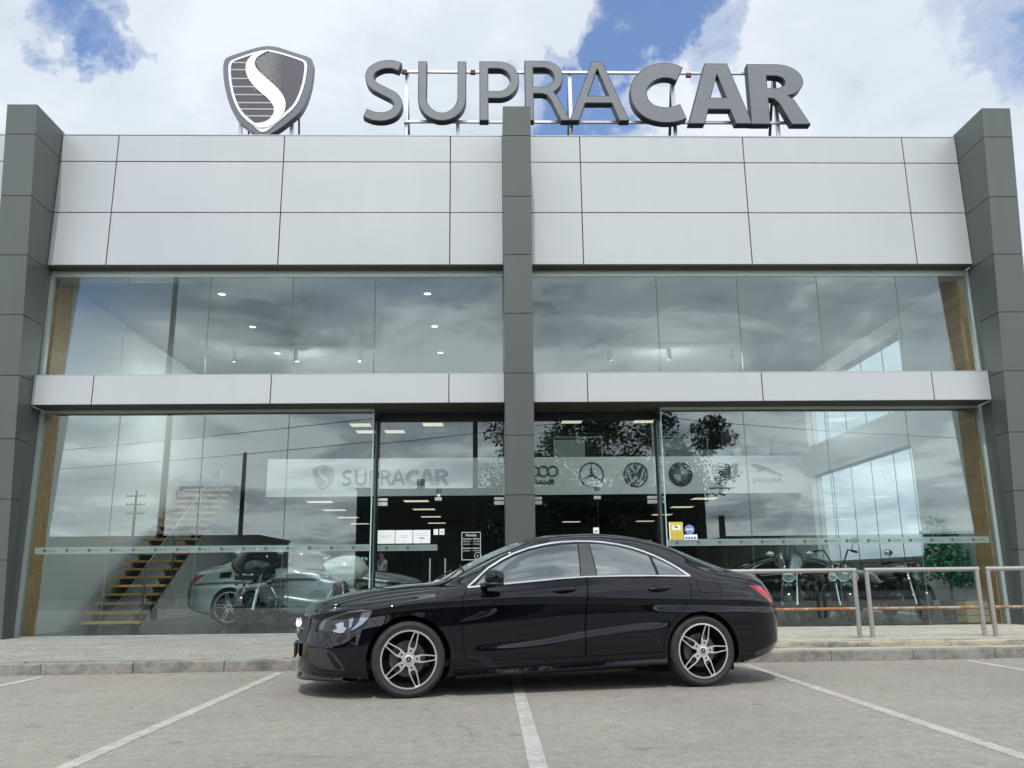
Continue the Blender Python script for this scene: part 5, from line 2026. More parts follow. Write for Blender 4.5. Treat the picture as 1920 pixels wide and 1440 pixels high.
        mb.obj('window_trim', [mat('bright_trim', (.78, .79, .82), .16, 1.0)], root)
        # door handles
        for dr, u0 in ((fd, 1.395), (rd, 2.30)):
            mb = MB()
            a, b = surf(u0 - .105, .872, 0, sd), surf(u0 + .105, .880, 0, sd)
            c = (a + b) / 2
            ang = math.atan2(b.y - a.y, b.x - a.x)
            Mr = Matrix.Rotation(ang, 3, 'Z')
            mb.blob((c.x, c.y - sd * .012, c.z - .006), (.115, .014, .034), 1, 1, 1, M=Mr)
            pts = []
            for k in range(9):
                t = k / 8
                q = a.lerp(b, t)
                pts.append((q.x, q.y + sd * (.006 + .020 * math.sin(PI * t)), q.z + .006 * t))
            mb.tube([wpt(p) for p in pts] if warp else pts, [.011, .014, .016, .017, .017, .017, .017, .015, .010], 10, 0)
            if warp:
                continue
            mb.obj('handle', [body_m, M_BLACK], dr)
        # mirror
        mb = MB()
        base = surf(.655, .925, 0, sd)
        c = Vector((.735, sd * .955, .992))
        mb.blob(wpt(c), (.088, .098, .066), .75, .8, 0, 24, 14, Matrix.Rotation(sd * .25, 3, 'Z') @ Matrix.Rotation(.10, 3, 'Y'))
        mb.tube([wpt(base + Vector((.0, -sd * .02, -.01))), wpt(base.lerp(c, .5) + Vector((-.015, 0, -.035))), wpt(c + Vector((0, 0, -.05)))], [.035, .026, .03], 10, 0)
        mb.blob(wpt(c + Vector((-.005, 0, -.052))), (.088, .09, .022), .8, .8, 1, 20, 10, Matrix.Rotation(sd * .25, 3, 'Z'))
        mb.tube([wpt(c + Vector((-.088 + .008 * abs(k - 2), sd * (.045 - .045 * k), .0))) for k in range(5)], .006, 6, 2)
        mb.obj('mirror', [body_m, M_PLASTIC, mat('indicator_lens', (.25, .25, .26), .2, .5)], fd)
        # wheels
        for k, x in enumerate(wheel_x):
            wheel(root, (x, sd * track, wheel_r), sd, wheel_r, wheel_r - .0745, 2.0 if k == 0 else 4.0)
    if not detail:
        return root
    # sill blade, front apron, rear diffuser
    for sd in (-1, 1):
        mb = MB()
        p0 = [(.40, .200), (.8, .214), (1.2, .228), (1.7, .246), (2.15, .258), (2.33, .262)]
        rows_ = []
        for u, z in densify(p0, .1, False):
            y = sd * .868
            rows_.append([(u, y, z + .012), (u, y + sd * .030, z), (u, y + sd * .036, z - .028), (u, y + sd * .018, z - .045), (u, y - sd * .03, z - .062), (u, y - sd * .06, z - .068)])
        vs = [p for r in rows_ for p in r]
        k = 6
        mb.add(vs, [(i * k + j, i * k + j + 1, (i + 1) * k + j + 1, (i + 1) * k + j) for i in range(len(rows_) - 1) for j in range(k - 1)], 0, True)
        mb.add(rows_[0], [tuple(range(k))])
        mb.add(rows_[-1], [tuple(range(k))])
        mb.obj('side_skirt', [body_m], root)
        # front corner air intake, with a body-coloured blade
        po = poly_z([(-.86, .405), (-.78, .418), (-.69, .412), (-.62, .372), (-.56, .30), (-.525, .238), (-.60, .238), (-.74, .252), (-.82, .300)], .015)
        it = link('air_intake', data_mesh('air_intake', lift(patch(po), sd, .0025, .0), mat('intake_plastic', (.02, .021, .022), .55)), root)
        pv = poly_z([(-.685, .385), (-.655, .375), (-.56, .262), (-.605, .258)], .015)
        link('vane', data_mesh('vane', lift(patch(pv), sd, .012, .012), body_m), it)
        pe = poly_z([(-.78, .235), (-.62, .228), (-.53, .234), (-.55, .212), (-.64, .206), (-.74, .214)], .015)
        link('slot', data_mesh('slot', lift(patch(pe), sd, .003, .0), M_BLACK), it)
        # shut lines of the bumpers and fender
        for nm, pts in (('front_bumper_seam', [(-.335, .668), (-.252, .588)]), ('rear_bumper_seam', [(2.885, .612), (3.08, .632), (3.30, .660), (3.42, .70)])):
            mb = MB()
            mb.tube([surf(u, z, .0006, sd) for u, z in densify(pts, .03, False)], .0022, 6, 0)
            mb.obj(nm, [M_BLACK], root)
        # rear corner vent and reflector
        pr = poly_z([(3.22, .255), (3.44, .305), (3.56, .36), (3.56, .40), (3.40, .345), (3.22, .30)], .015)
        link('reflector', data_mesh('reflector', lift(patch(pr), sd, .003, .0), M_GLOSSB), root)
    # apron blade under the nose
    mb = MB()
    pts = []
    for k in range(-24, 25):
        t = k / 24
        y = .80 * t
        x = -.945 + .40 * abs(t) ** 3.0
        pts.append((x, y))
    vs = []
    for x, y in pts:
        z = .150 - .02 * (1 - abs(y))
        vs += [(x + .02, y, z + .075), (x - .006, y, z + .020), (x - .004, y, z), (x + .22, y, z - .008)]
    n = len(pts)
    mb.add(vs, [(i * 4 + j, i * 4 + j + 1, i * 4 + 5 + j, i * 4 + 4 + j) for i in range(n - 1) for j in range(3)], 0, True)
    mb.obj('front_splitter', [body_m], root)
    # grille with badge, number plate, lower mouth
    vv_ = [j for j in range(0, 9 * SUB) if .435 < CG[12, j, 2] < .662]
    edge_ = []
    for j in (vv_[0], (vv_[0] + vv_[-1]) / 2, vv_[-1]):
        yy = CG[:60, int(j), 1]
        edge_.append(np.array([np.interp(.49 - .05 * (j == vv_[0]), yy, np.arange(60)), float(j)]))
    po = np.array([np.array([0.0, vv_[0]])] + edge_ + [np.array([0.0, vv_[-1]])])
    gr = link('grille', data_mesh('grille', lift(patch(po), -1, .005, 0, True), mat('grille_black', (.01, .01, .011), .4)), root)
    mb = MB()
    mb.M = Matrix.Translation((-.952, 0, .555)) @ Matrix.Rotation(-PI / 2, 4, 'Z') @ Matrix.Rotation(math.radians(6), 4, 'X')
    mb.lathe([(.0, .0), (.082, .0), (.088, -.006), (.092, .0), (.092, .03)], 40, 1, 'Y')
    mb.prism([circ(0, 0, .092, 40), circ(0, 0, .080, 40)], lambda x, z, d: (x, d, z), -.016, .0, 0)
    star(mb, .084, -.008, 0, w=.2)
    mb.obj('badge', [M_CHROME, mat('badge_pale', (.62, .66, .72), .12, .8)], gr)
    mb = MB()
    for sd in (1, -1):
        mb.tube([(-.955 + .06 * t * t * 2, sd * (.10 + .36 * t), .565 + .0 * t) for t in (0, .25, .5, .75, 1)], [.016, .014, .012, .010, .006], 8, 0)
    mb.obj('grille_bar', [M_GLOSSB], gr)
    mb = MB()
    mb.box(-.985, -.955, -.27, .27, .315, .43, 0, .008)
    mb.box(-.988, -.9851, -.255, .255, .325, .42, 1)
    for sd in (1, -1):
        mb.box(-.9835, -.976, sd * .2685 - .003, sd * .2685 + .003, .325, .42, 2)
    mb.obj('number_plate', [M_PLASTIC, mat('plate_white', (.75, .76, .74), .4), mat('plate_yellow', (.65, .42, .05), .4)], root)
    # boot lip, following the rear edge of the lid
    mb = MB()
    prof = []
    for v in np.linspace(10.7, 13, 14):
        f = (13 - v) / 2.3
        ue = 3.555 - .03 * f
        p0, p1, p2 = (bil(CG, [uv_to_idx(q, v)])[0] for q in (ue - .09, ue, ue + .02))
        h = .016 * (1 - f ** 3)
        prof.append([p0, p1 + [.012, 0, h], p1 + [.018, 0, h - .008], p2 + [0, 0, -.004]])
    for sd in (1, -1):
        vs = [tuple(np.array(q) * [1, sd, 1]) for r in prof for q in r]
        mb.add(vs, [(i * 4 + j, i * 4 + j + 1, i * 4 + 5 + j, i * 4 + 4 + j) for i in range(13) for j in range(3)], 0, True)
    mb.obj('boot_lip', [body_m], root)
    # roof antenna fin
    mb = MB()
    mb.add([(2.50, -.015, 1.355), (2.50, .015, 1.355), (2.60, .015, 1.322), (2.60, -.015, 1.322), (2.585, 0, 1.366)], [(0, 4, 1), (1, 4, 2), (2, 4, 3), (3, 4, 0)], 0)
    mb.obj('roof_fin', [M_PLASTIC], root)
    # cabin
    mb = MB()
    for x, n_ in ((1.15, 2), (2.0, 3)):
        for k in range(2):
            y = -.37 + .74 * k
            mb.blob((x + .05, y, .48), (.28, .24, .10), .5, .5)
            mb.blob((x + .33, y, .78), (.09, .23, .33), .6, .6, M=Matrix.Rotation(.25, 3, 'Y'))
            mb.blob((x + .42, y, 1.16), (.055, .13, .085), .6, .6)
    mb.obj('seat', [M_SEAT], root)
    mb = MB()
    mb.box(-.4, 3.2, -.74, .74, .24, .30)
    mb.blob((.72, 0, .84), (.30, .72, .12), .6, .4)
    mb.box(2.55, 3.25, -.66, .66, .9, .93)
    mb.obj('dashboard', [M_PLASTIC], root)
    mb = MB()
    c = Vector((.98, -.37, .90))
    mb.tube([c + Vector((.05 * math.cos(a), .17 * math.sin(a), .16 * math.cos(a))) for a in np.linspace(0, 2 * PI, 25)[:-1]], .014, 8, 0, True)
    mb.obj('steering_wheel', [M_PLASTIC], root)
    # wiper and exhaust tips
    mb = MB()
    mb.tube([(.36, -.5, .975), (.55, -.25, 1.09), (.60, .2, 1.118)], .008, 6)
    mb.tube([(.33, .1, .972), (.52, .3, 1.075), (.56, .62, 1.05)], .008, 6)
    mb.obj('wiper', [M_PLASTIC], root)
    mb = MB()
    mb.tube([(3.40, -.48, .255), (3.53, -.48, .26)], .04, 12)
    mb.tube([(3.40, .48, .255), (3.53, .48, .26)], .04, 12)
    mb.obj('exhaust_tip', [M_CHROME], root)
    return root


M_BLACKP = paint('black_car_paint', (.0014, .0018, .0042), spec=0.02, rough=.5)
hero = build_car('shiny black four door coupe parked across the marked bays', (-.859, 8.414, 0), math.radians(10.5), M_BLACKP)
# ------------------------------------------------------------------ vehicles inside the showroom and behind the camera
M_SILVER = paint('silver_car_paint', (.50, .53, .55), spec=0.5, rough=.35, metal=.6)
M_DARKCAR = paint('black_showroom_paint', (.006, .007, .008), spec=.1, rough=.3)
G_DARK = mat('dark_car_window', (.012, .014, .014), .06, 0, spec=.6)


def scale_warp(a, b, c):
    return lambda P: np.asarray(P) * [a, b, c]


build_car('silver five door car inside the showroom behind the dark motorbike', (-2.35, 18.1, ZF), math.radians(178), M_SILVER, False, scale_warp(1.03, 1.03, 1.10), .362, (0, 2.78), None, .90, G_DARK, 'showroom_car')
build_car('low black sports coupe inside the showroom behind the right hand motorbikes', (4.72, 18.7, ZF), math.radians(2), M_DARKCAR, False, scale_warp(1.0, 1.03, .90), .30, (0, 2.70), None, .89, G_DARK, 'showroom_car')
build_car('silver car parked across the street, seen only as a reflection in the glass', (-9.6, -7.5, 0), math.radians(4), M_SILVER, False, None, .3175, (0, 2.70), None, .872, G_DARK)

M_BIKEBLK = mat('bike_black', (.008, .009, .010), .12, 0, coat=1.0)
M_BIKEWHT = mat('bike_white', (.72, .72, .66), .25, 0, coat=.8)
M_ENGINE = mat('engine_metal', (.16, .16, .165), .35, .8)
M_LEATHER = mat('seat_leather', (.012, .012, .012), .5)
M_AMBER = mat('amber_lens', (.75, .22, .02), .2)
M_LAMPGL = mat('lamp_glass', (.62, .68, .70), .08, .6)
M_SHIELD = glass_mat('windscreen_plastic', (.60, .66, .66), .28, 1.0, .15)


def bike_wheel(parent, y, R, wdt, nm):
    w = link(nm, None, parent, (0, y, R))
    mb = MB()
    prof = []
    for k in range(13):
        a = 2 * PI * k / 12
        prof.append((R - wdt * .55 + wdt * .55 * math.cos(a), wdt * .5 * math.sin(a)))
    mb.lathe(prof, 36, 0, 'X')
    mb.obj('tyre', [M_RUBBER], w)
    mb = MB()
    mb.lathe([(R - wdt * 1.05, -wdt * .4), (R - wdt * 1.2, 0), (R - wdt * 1.05, wdt * .4)], 36, 0, 'X')
    for k in range(9):
        a = 2 * PI * k / 9
        mb.cyl((0, 0, 0), (0, (R - wdt * 1.1) * math.cos(a), (R - wdt * 1.1) * math.sin(a)), .014, .010, 6)
    mb.cyl((-.07, 0, 0), (.07, 0, 0), .045, n=14)
    mb.lathe([(.06, .075), (.14, .075), (.14, .08), (.06, .08)], 28, 0, 'X')
    mb.obj('rim', [M_ENGINE], w)


def build_bike(label, loc, rotz, body=None, fairing=None, screen=False, high_bar=False, twin_lamp=False, chrome_fork=True, bags=True, crash_bar=True):
    body = body or M_BIKEBLK
    t = thing('motorbike', label, 'motorbike', loc, rotz, None)
    R = .325
    bike_wheel(t, 0, R, .16, 'front_wheel')
    bike_wheel(t, 1.62, R, .20, 'rear_wheel')
    for s in (-1, 1):
        mb = MB()
        mb.cyl((s * .125, -.02, .30), (s * .125, .13, .62), .040, .037, 12, 0 if chrome_fork else 1)
        mb.cyl((s * .125, .13, .62), (s * .115, .32, 1.02), .028, .028, 12, 0)
        mb.cyl((s * .05, 0, R), (s * .135, 0, R), .02, n=8)
        mb.obj('fork', [M_CHROME, M_BIKEBLK], t)
    mb = MB()
    mb.lathe([(R + .03, -.085), (R + .05, -.03), (R + .05, .03), (R + .03, .085)], 18, 0, 'X', (0, 0, R), ang=math.radians(150), a0=math.radians(20))
    mb.obj('fender', [body], t)
    lamps = [(0, .105, 0)] + ([(-.19, .068, -.02), (.19, .068, -.02)] if twin_lamp else [])
    for (dx, r, dz) in lamps:
        c = (dx, .08 if not fairing else .02, .84 + dz)
        mb = MB()
        mb.lathe([(0, -.012), (r * .8, -.006), (r, .0)], 24, 0, 'Y', c)
        mb.lathe([(r, .0), (r + .012, -.004), (r + .014, .012), (r * .8, .09), (0, .13)], 24, 1, 'Y', c)
        mb.obj('headlight', [M_LAMPGL, M_CHROME if not fairing else M_BIKEBLK], t)
    hz = 1.30 if high_bar else 1.08
    mb = MB()
    half = [(0.04, .33, 1.02), (.10, .34, 1.04), (.22 if high_bar else .2, .40, hz), (.34, .52, hz - .02), (.43, .60, hz - .04)]
    mb.tube([(-x, y, z) for x, y, z in half[::-1]] + half, .015, 8)
    for s in (-1, 1):
        mb.tube([(s * .33, .51, hz - .02), (s * .45, .615, hz - .04)], .022, 8, 1)
        mb.tube([(s * .30, .44, hz - .0), (s * .42, .50, hz - .03)], .008, 6, 0)
    mb.obj('handlebar', [M_BIKEBLK, M_LEATHER], t)
    for s in (-1, 1):
        mb = MB()
        mb.tube([(s * .30, .47, hz), (s * .34, .44, hz + .10), (s * .36, .42, hz + .14)], .007, 6)
        mb.blob((s * .37, .42, hz + .17), (.085, .025, .055), .9, .9)
        mb.obj('mirror', [M_CHROME if body is not M_BIKEBLK or twin_lamp is False else M_BIKEBLK], t)
        mb = MB()
        mb.cyl((s * .12, .14, .74), (s * .22, .12, .74), .008, n=6, mi=1)
        mb.blob((s * .235, .11, .74), (.038, .036, .034), 1, 1, 0, 14, 8)
        mb.obj('indicator', [M_AMBER, M_CHROME], t)
    mb = MB()
    mb.blob((0, .70, .86), (.165, .34, .135), .9, .85, 0, 22, 12, Matrix.Rotation(.16, 3, 'X'))
    mb.obj('fuel_tank', [body], t)
    mb = MB()
    mb.blob((0, 1.22, .72), (.17, .30, .075), .7, .7)
    mb.blob((0, 1.58, .80), (.15, .20, .065), .7, .7)
    mb.obj('seat', [M_LEATHER], t)
    mb = MB()
    for a in (-.42, .42):
        Mx = Matrix.Translation((0, .82, .46)) @ Matrix.Rotation(a, 4, 'X')
        mb.M = Mx
        for k in range(5):
            mb.cyl((0, 0, .04 + k * .045), (0, 0, .065 + k * .045), .105, n=14)
        mb.cyl((0, 0, 0), (0, 0, .26), .08, n=12)
    mb.M = None
    mb.blob((0, .85, .36), (.24, .34, .17), .6, .6)
    mb.box(-.15, .15, .40, .46, .36, .78, 0, .01)
    mb.lathe([(0, .16), (.13, .16), (.14, .13), (.14, -.13), (.13, -.16), (0, -.16)], 20, 0, 'X', (0, .70, .36))
    mb.obj('engine', [M_ENGINE], t)
    mb = MB()
    for s in (1,):
        mb.tube([(.10, .70, .56), (.19, .62, .40), (.22, .80, .28), (.22, 1.2, .27), (.22, 2.0, .29)], [.022, .024, .026, .045, .045], 12)
        mb.tube([(.10, .95, .56), (.20, .98, .42), (.21, 1.2, .36), (.21, 1.95, .38)], [.022, .024, .04, .04], 12)
    mb.obj('exhaust', [M_CHROME], t)
    mb = MB()
    for s in (-1, 1):
        mb.tube([(s * .06, .34, .95), (s * .09, .5, .62), (s * .12, .55, .24), (s * .14, 1.1, .24), (s * .15, 1.62, .33)], .022, 8)
        mb.tube([(s * .05, .36, 1.0), (s * .08, .9, .72), (s * .13, 1.5, .62), (s * .15, 1.62, .33)], .02, 8)
    mb.obj('frame', [M_BIKEBLK], t)
    mb = MB()
    mb.lathe([(R + .04, -.10), (R + .065, -.04), (R + .065, .04), (R + .04, .10)], 18, 0, 'X', (0, 1.62, R), ang=math.radians(170), a0=math.radians(0))
    mb.obj('fender', [body], t)
    if bags:
        for s in (-1, 1):
            mb = MB()
            mb.blob((s * .29, 1.68, .56), (.11, .32, .17), .45, .45)
            mb.obj('saddlebag', [body], t)
    if crash_bar:
        for s in (-1, 1):
            mb = MB()
            mb.tube([(s * .06, .46, .70), (s * .26, .42, .66), (s * .36, .42, .48), (s * .32, .44, .30), (s * .08, .5, .24)], .019, 8)
            mb.obj('crash_bar', [M_CHROME if fairing else M_BIKEBLK], t)
    if fairing:
        mb = MB()
        # wide bat-wing shell, open at the back
        n, m_ = 18, 8
        vs = []
        for i in range(n + 1):
            u = -1 + 2 * i / n
            wid = .43 * u
            top = 1.31 - .15 * abs(u) ** 2.6
            bot = .84 + .16 * abs(u) ** 1.8
            for k in range(m_ + 1):
                v = k / m_
                z = bot + (top - bot) * v
                y = .02 + .30 * abs(u) ** 2 + .16 * v ** 1.5 - .06 * math.sin(PI * v)
                vs.append((wid, y, z))
        fs = [(i * (m_ + 1) + k, i * (m_ + 1) + k + 1, (i + 1) * (m_ + 1) + k + 1, (i + 1) * (m_ + 1) + k) for i in range(n) for k in range(m_)]
        mb.add(vs, fs, 0, True)
        mb.add([(x, y + .03, z) for x, y, z in vs], [tuple(reversed(f)) for f in fs], 0, True)
        mb.obj('fairing', [fairing], t)
        mb = MB()
        mb.box(-.20, .20, -.04, .05, .79, .87, 0, .01)
        for k in range(4):
            mb.box(-.17, .17, -.05, -.035, .80 + k * .017, .807 + k * .017, 1)
        mb.obj('lower_grille', [M_BIKEBLK, M_CHROME], t)
    if screen:
        mb = MB()
        n, m_ = 12, 8
        vs = []
        for i in range(n + 1):
            u = -1 + 2 * i / n
            for k in range(m_ + 1):
                v = k / m_
                w_ = .22 + .07 * math.sin(PI * v)
                vs.append((w_ * u, .16 + .14 * u * u + .22 * v, .95 + (.48 - .07 * u * u) * v))
        fs = [(i * (m_ + 1) + k, i * (m_ + 1) + k + 1, (i + 1) * (m_ + 1) + k + 1, (i + 1) * (m_ + 1) + k) for i in range(n) for k in range(m_)]
        mb.add(vs, fs, 0, True)
        mb.obj('windscreen', [M_SHIELD], t)
    return t


build_bike('black touring motorbike with wide fairing in front of the silver car', (-4.44, 15.9, ZF), math.radians(-8), fairing=M_BIKEBLK).scale = (1.1, 1.1, 1.1)
build_bike('white touring motorbike with pale fairing behind the black coupe bonnet', (-2.62, 16.5, ZF), math.radians(28), body=M_BIKEWHT, fairing=M_BIKEWHT)
build_bike('dark motorbike with a clear tall windscreen behind the coupe tail', (5.52, 15.9, ZF), math.radians(-28), screen=True)
build_bike('black motorbike with high bars and three round lamps behind the railing gap', (6.42, 15.5, ZF), math.radians(-6), high_bar=True, twin_lamp=True)
build_bike('black chrome motorbike nearest the green plant behind the railing', (7.93, 15.75, ZF), math.radians(-4), bags=False, crash_bar=False)

# ------------------------------------------------------------------ green plant and wooden crate in the corner
rl = random.Random(5)


def leaf_mat(name, a, b):
    m = bpy.data.materials.new(name)
    m.use_nodes = True
    t = NT(m.node_tree)
    p = m.node_tree.nodes['Principled BSDF']
    p.inputs['Roughness'].default_value = .45
    nz = t.n('ShaderNodeNewGeometry')
    t.l(t.ramp(nz.outputs['Random Per Island'], [(0, a), (1, b)]), p.inputs['Base Color'])
    MATS[name] = m
    return m


def leaves(mb, c, r, n, size, rnd, squash=1.0):
    for _ in range(n):
        d = Vector((rnd.gauss(0, 1), rnd.gauss(0, 1), rnd.gauss(0, 1))).normalized()
        k = rnd.random() ** .45
        p = Vector(c) + Vector((d.x * r[0], d.y * r[1], d.z * r[2])) * k
        a = Vector((rnd.gauss(0, 1), rnd.gauss(0, 1), rnd.gauss(0, .6) - .3)).normalized()
        b = a.orthogonal().normalized()
        b = Matrix.Rotation(rnd.uniform(0, 6.28), 3, a) @ b
        L = size * rnd.uniform(.7, 1.3)
        q = b * L * .32
        mb.add([p, p + a * L * .5 + q, p + a * L, p + a * L * .5 - q], [(0, 1, 2, 3)])


pl = thing('potted_plant', 'leafy green potted plant in the corner beside the slatted oak lining', 'plant', (8.34, 15.5, ZF))
pl.scale = (1.08, 1.08, 1.1)
mb = MB()
leaves(mb, (0, 0, 1.05), (.36, .34, .42), 900, .075, rl)
leaves(mb, (-.12, 0, 1.45), (.22, .22, .28), 360, .07, rl)
leaves(mb, (.14, 0, .72), (.22, .26, .18), 300, .07, rl)
leaves(mb, (-.22, 0, .9), (.26, .2, .22), 280, .07, rl)
mb.obj('foliage', [leaf_mat('ficus_leaf', (.018, .13, .06), (.07, .34, .16))], pl)
mb = MB()
mb.tube([(0, 0, .2), (.02, .01, .6), (-.02, 0, 1.0), (-.05, 0, 1.5)], [.022, .018, .014, .006], 7)
mb.tube([(.01, .01, .5), (.1, .05, .8), (.16, .05, 1.0)], [.012, .009, .005], 6)
mb.obj('stem', [mat('plant_stem', (.12, .08, .05), .8)], pl)
mb = MB()
mb.lathe([(0, .02), (.15, .02), (.19, .30), (.20, .34), (.17, .34), (.165, .29), (0, .29)], 24, 0, 'Z')
mb.obj('pot', [mat('dark_pot', (.05, .04, .035), .6)], pl)
cr = thing('wooden_crate', 'pale wooden crate on the showroom floor beside the potted plant', 'crate', (8.42, 14.98, ZF))
for (a, b, c, d) in ((-.22, .22, -.16, -.14), (-.22, .22, .14, .16)):
    for k in range(3):
        MB().box(a, b, c, d, .02 + k * .12, .12 + k * .12, 0, .004).obj('plank', [mat('crate_pine', (.50, .36, .18), .6, var=.2)], cr)
for s in (-1, 1):
    for k in range(3):
        MB().box(s * .21 - .009, s * .21 + .009, -.139, .139, .02 + k * .12, .12 + k * .12, 0, .003).obj('plank', [MATS['crate_pine']], cr)
MB().box(-.2, .2, -.139, .139, .0, .019).obj('bottom_board', [MATS['crate_pine']], cr)

# ------------------------------------------------------------------ person under the mezzanine
def skin(nodes, edges, radii, sub=2):
    me = bpy.data.meshes.new('skin_cage')
    me.from_pydata([Vector(p) for p in nodes], edges, [])
    o = bpy.data.objects.new('skin_cage', me)
    COL.objects.link(o)
    md = o.modifiers.new('skin', 'SKIN')
    for i, r in enumerate(radii):
        sv = me.skin_vertices[0].data[i]
        sv.radius = r if isinstance(r, tuple) else (r, r)
        sv.use_root = i == 0
    md.use_smooth_shade = True
    s2 = o.modifiers.new('sub', 'SUBSURF')
    s2.levels = s2.render_levels = sub
    dg = bpy.context.evaluated_depsgraph_get()
    res = bpy.data.meshes.new_from_object(o.evaluated_get(dg))
    bpy.data.objects.remove(o)
    return res


M_SKIN = mat('skin', (.42, .25, .18), .5)
ps = thing('person', 'person in a white shirt with dark hair holding a long board inside the left doorway', 'person', (-3.2, 25.6, ZF), math.radians(-55))
# pelvis, spine, neck, head, arms bent forward to the board, legs   (facing -Y)
nd = [(0, 0, .95), (0, 0, 1.12), (0, -.01, 1.32), (0, -.01, 1.44), (0, -.03, 1.52), (0, -.045, 1.60), (0, -.045, 1.68),
      (.17, 0, 1.39), (.23, .02, 1.14), (.16, -.20, 1.05), (.10, -.30, 1.08),
      (-.17, 0, 1.39), (-.24, .02, 1.14), (-.18, -.22, 1.02), (-.12, -.31, 1.04),
      (.10, 0, .88), (.11, -.02, .48), (.11, .02, .08), (.12, -.13, .035),
      (-.10, 0, .88), (-.11, -.01, .48), (-.11, .03, .08), (-.12, -.12, .035)]
ed = [(0, 1), (1, 2), (2, 3), (3, 4), (4, 5), (5, 6), (2, 7), (7, 8), (8, 9), (9, 10), (2, 11), (11, 12), (12, 13), (13, 14), (0, 15), (15, 16), (16, 17), (17, 18), (0, 19), (19, 20), (20, 21), (21, 22)]
rd_ = [(.14, .10), (.13, .09), (.15, .10), .055, .075, .085, .06, .055, .045, .036, .03, .055, .045, .036, .03, .085, .058, .042, .04, .085, .058, .042, .04]
link('body', skin(nd, ed, rd_), ps).data.materials.append(M_SKIN)
sh_n = [nd[1], nd[0], nd[2], nd[7], ((.23 + .17) / 2, .01, 1.26), nd[11], ((-.24 - .17) / 2, .01, 1.26)]
o = link('shirt', skin(sh_n, [(0, 1), (0, 2), (2, 3), (3, 4), (2, 5), (5, 6)], [(.152, .112), (.155, .118), (.168, .118), .075, .066, .075, .066]), ps)
o.data.materials.append(mat('white_cotton', (.78, .80, .82), .8))
o = link('trousers', skin([nd[0], nd[15], nd[16], nd[17], nd[19], nd[20], nd[21]], [(0, 1), (1, 2), (2, 3), (0, 4), (4, 5), (5, 6)], [(.15, .112), .097, .072, .058, .097, .072, .058]), ps)
o.data.materials.append(mat('dark_cotton', (.02, .022, .028), .85))
mb = MB()
mb.blob((0, -.015, 1.665), (.088, .10, .085), 1, 1, 0)
mb.blob((0, .055, 1.58), (.075, .06, .12), 1, 1, 0)
mb.obj('hair', [mat('dark_hair', (.012, .009, .008), .6)], ps)
mb = MB()
for s in (-1, 1):
    mb.blob((s * .032, -.124, 1.628), (.014, .008, .007), 1, 1, 0, 10, 6)
mb.blob((0, -.142, 1.60), (.012, .018, .022), 1, 1, 1, 10, 6)
mb.blob((0, -.125, 1.562), (.026, .008, .007), 1, 1, 2, 10, 6)
mb.obj('face', [M_BLACK, M_SKIN, mat('lips', (.30, .10, .09), .5)], ps)
mb = MB()
for (hx, hy, hz, s) in ((.10, -.31, 1.08, 1), (-.12, -.32, 1.04, -1)):
    mb.blob((hx, hy - .03, hz), (.035, .045, .02), .8, .8, 0, 12, 8)
    for k in range(4):
        x = hx - .027 + .018 * k
        ln = (.062, .072, .070, .055)[k]
        mb.tube([(x, hy - .06, hz + .008), (x, hy - .06 - ln * .6, hz + .012), (x, hy - .06 - ln * .8, hz - .012), (x, hy - .06 - ln * .55, hz - .03)], [.0085, .0085, .008, .007], 6)
    mb.tube([(hx - s * .03, hy - .02, hz), (hx - s * .055, hy - .045, hz - .005), (hx - s * .05, hy - .075, hz - .018)], [.010, .009, .008], 6)
mb.obj('hand', [M_SKIN], ps)
bd = thing('held_board', 'long narrow pale board held slantwise by the person in the white shirt', 'board', (-3.38, 25.35, 1.14))
bd.rotation_euler = (0, math.radians(33), math.radians(10))
MB().box(-.55, .55, -.02, .02, -.035, .035, 0, .004).obj('plank', [mat('pale_board', (.52, .48, .40), .6)], bd)

# ------------------------------------------------------------------ the street behind the camera (seen in the glass and the paintwork)
M_SHED = mat('dark_corrugated', (.05, .049, .045), .7, var=.1, scale=.5)
wh = thing('warehouse', 'dark corrugated warehouse across the street, reflected in the entrance doors', 'building', (3, -30, 0))
MB().box(-12.2, 12.0, -14, -.06, 0, 7.1).obj('wall', [mat('shed_core', (.05, .05, .046), .8)], wh)
cm = MB().add([(-.2, 0, 0), (-.12, .05, 0), (.12, .05, 0), (.2, 0, 0), (-.2, 0, 7.15), (-.12, .05, 7.15), (.12, .05, 7.15), (.2, 0, 7.15)], [(0, 1, 5, 4), (1, 2, 6, 5), (2, 3, 7, 6)]).mesh('corrugated_sheet', [M_SHED])
for k in range(60):
    link('corrugated_sheet', cm, wh, (-12.0 + k * .4, -.055, 0))
MB().box(-12.3, 12.1, -14.1, .05, 7.16, 7.3).obj('roof', [M_SHED], wh)
MB().cyl((-8.1, -3, 7.3), (-8.1, -3, 8.3), .3, n=14).obj('chimney', [M_SHED], wh)
for x in (-6, 2, 8):
    MB().box(x - 1.8, x + 1.8, .02, .07, 0, 4.2).obj('door', [mat('shed_door', (.05, .055, .06), .6)], wh)
M_LOWB = mat('low_block_render', (.06, .066, .066), .8, var=.1, scale=.3)
for k, (xa, xb, h, lab) in enumerate(((-62, -15.8, 4.0, 'long low grey block across the street left of the warehouse'), (16.5, 60, 3.6, 'long low grey block across the street right of the warehouse'))):
    t = thing('low_block', lab, 'building', ((xa + xb) / 2, -30, 0))
    w = (xb - xa) / 2
    MB().box(-w, w, -9, 0, 0, h).obj('wall', [M_LOWB], t)
    MB().box(-w - .1, w + .1, -9.1, .1, h + .002, h + .15).obj('roof', [M_SHED], t)
    x = -w + 2
    while x < w - 2:
        MB().box(x, x + 1.6, .004, .03, 1.0, 2.3).obj('window', [M_FRAMED], t)
        x += 4


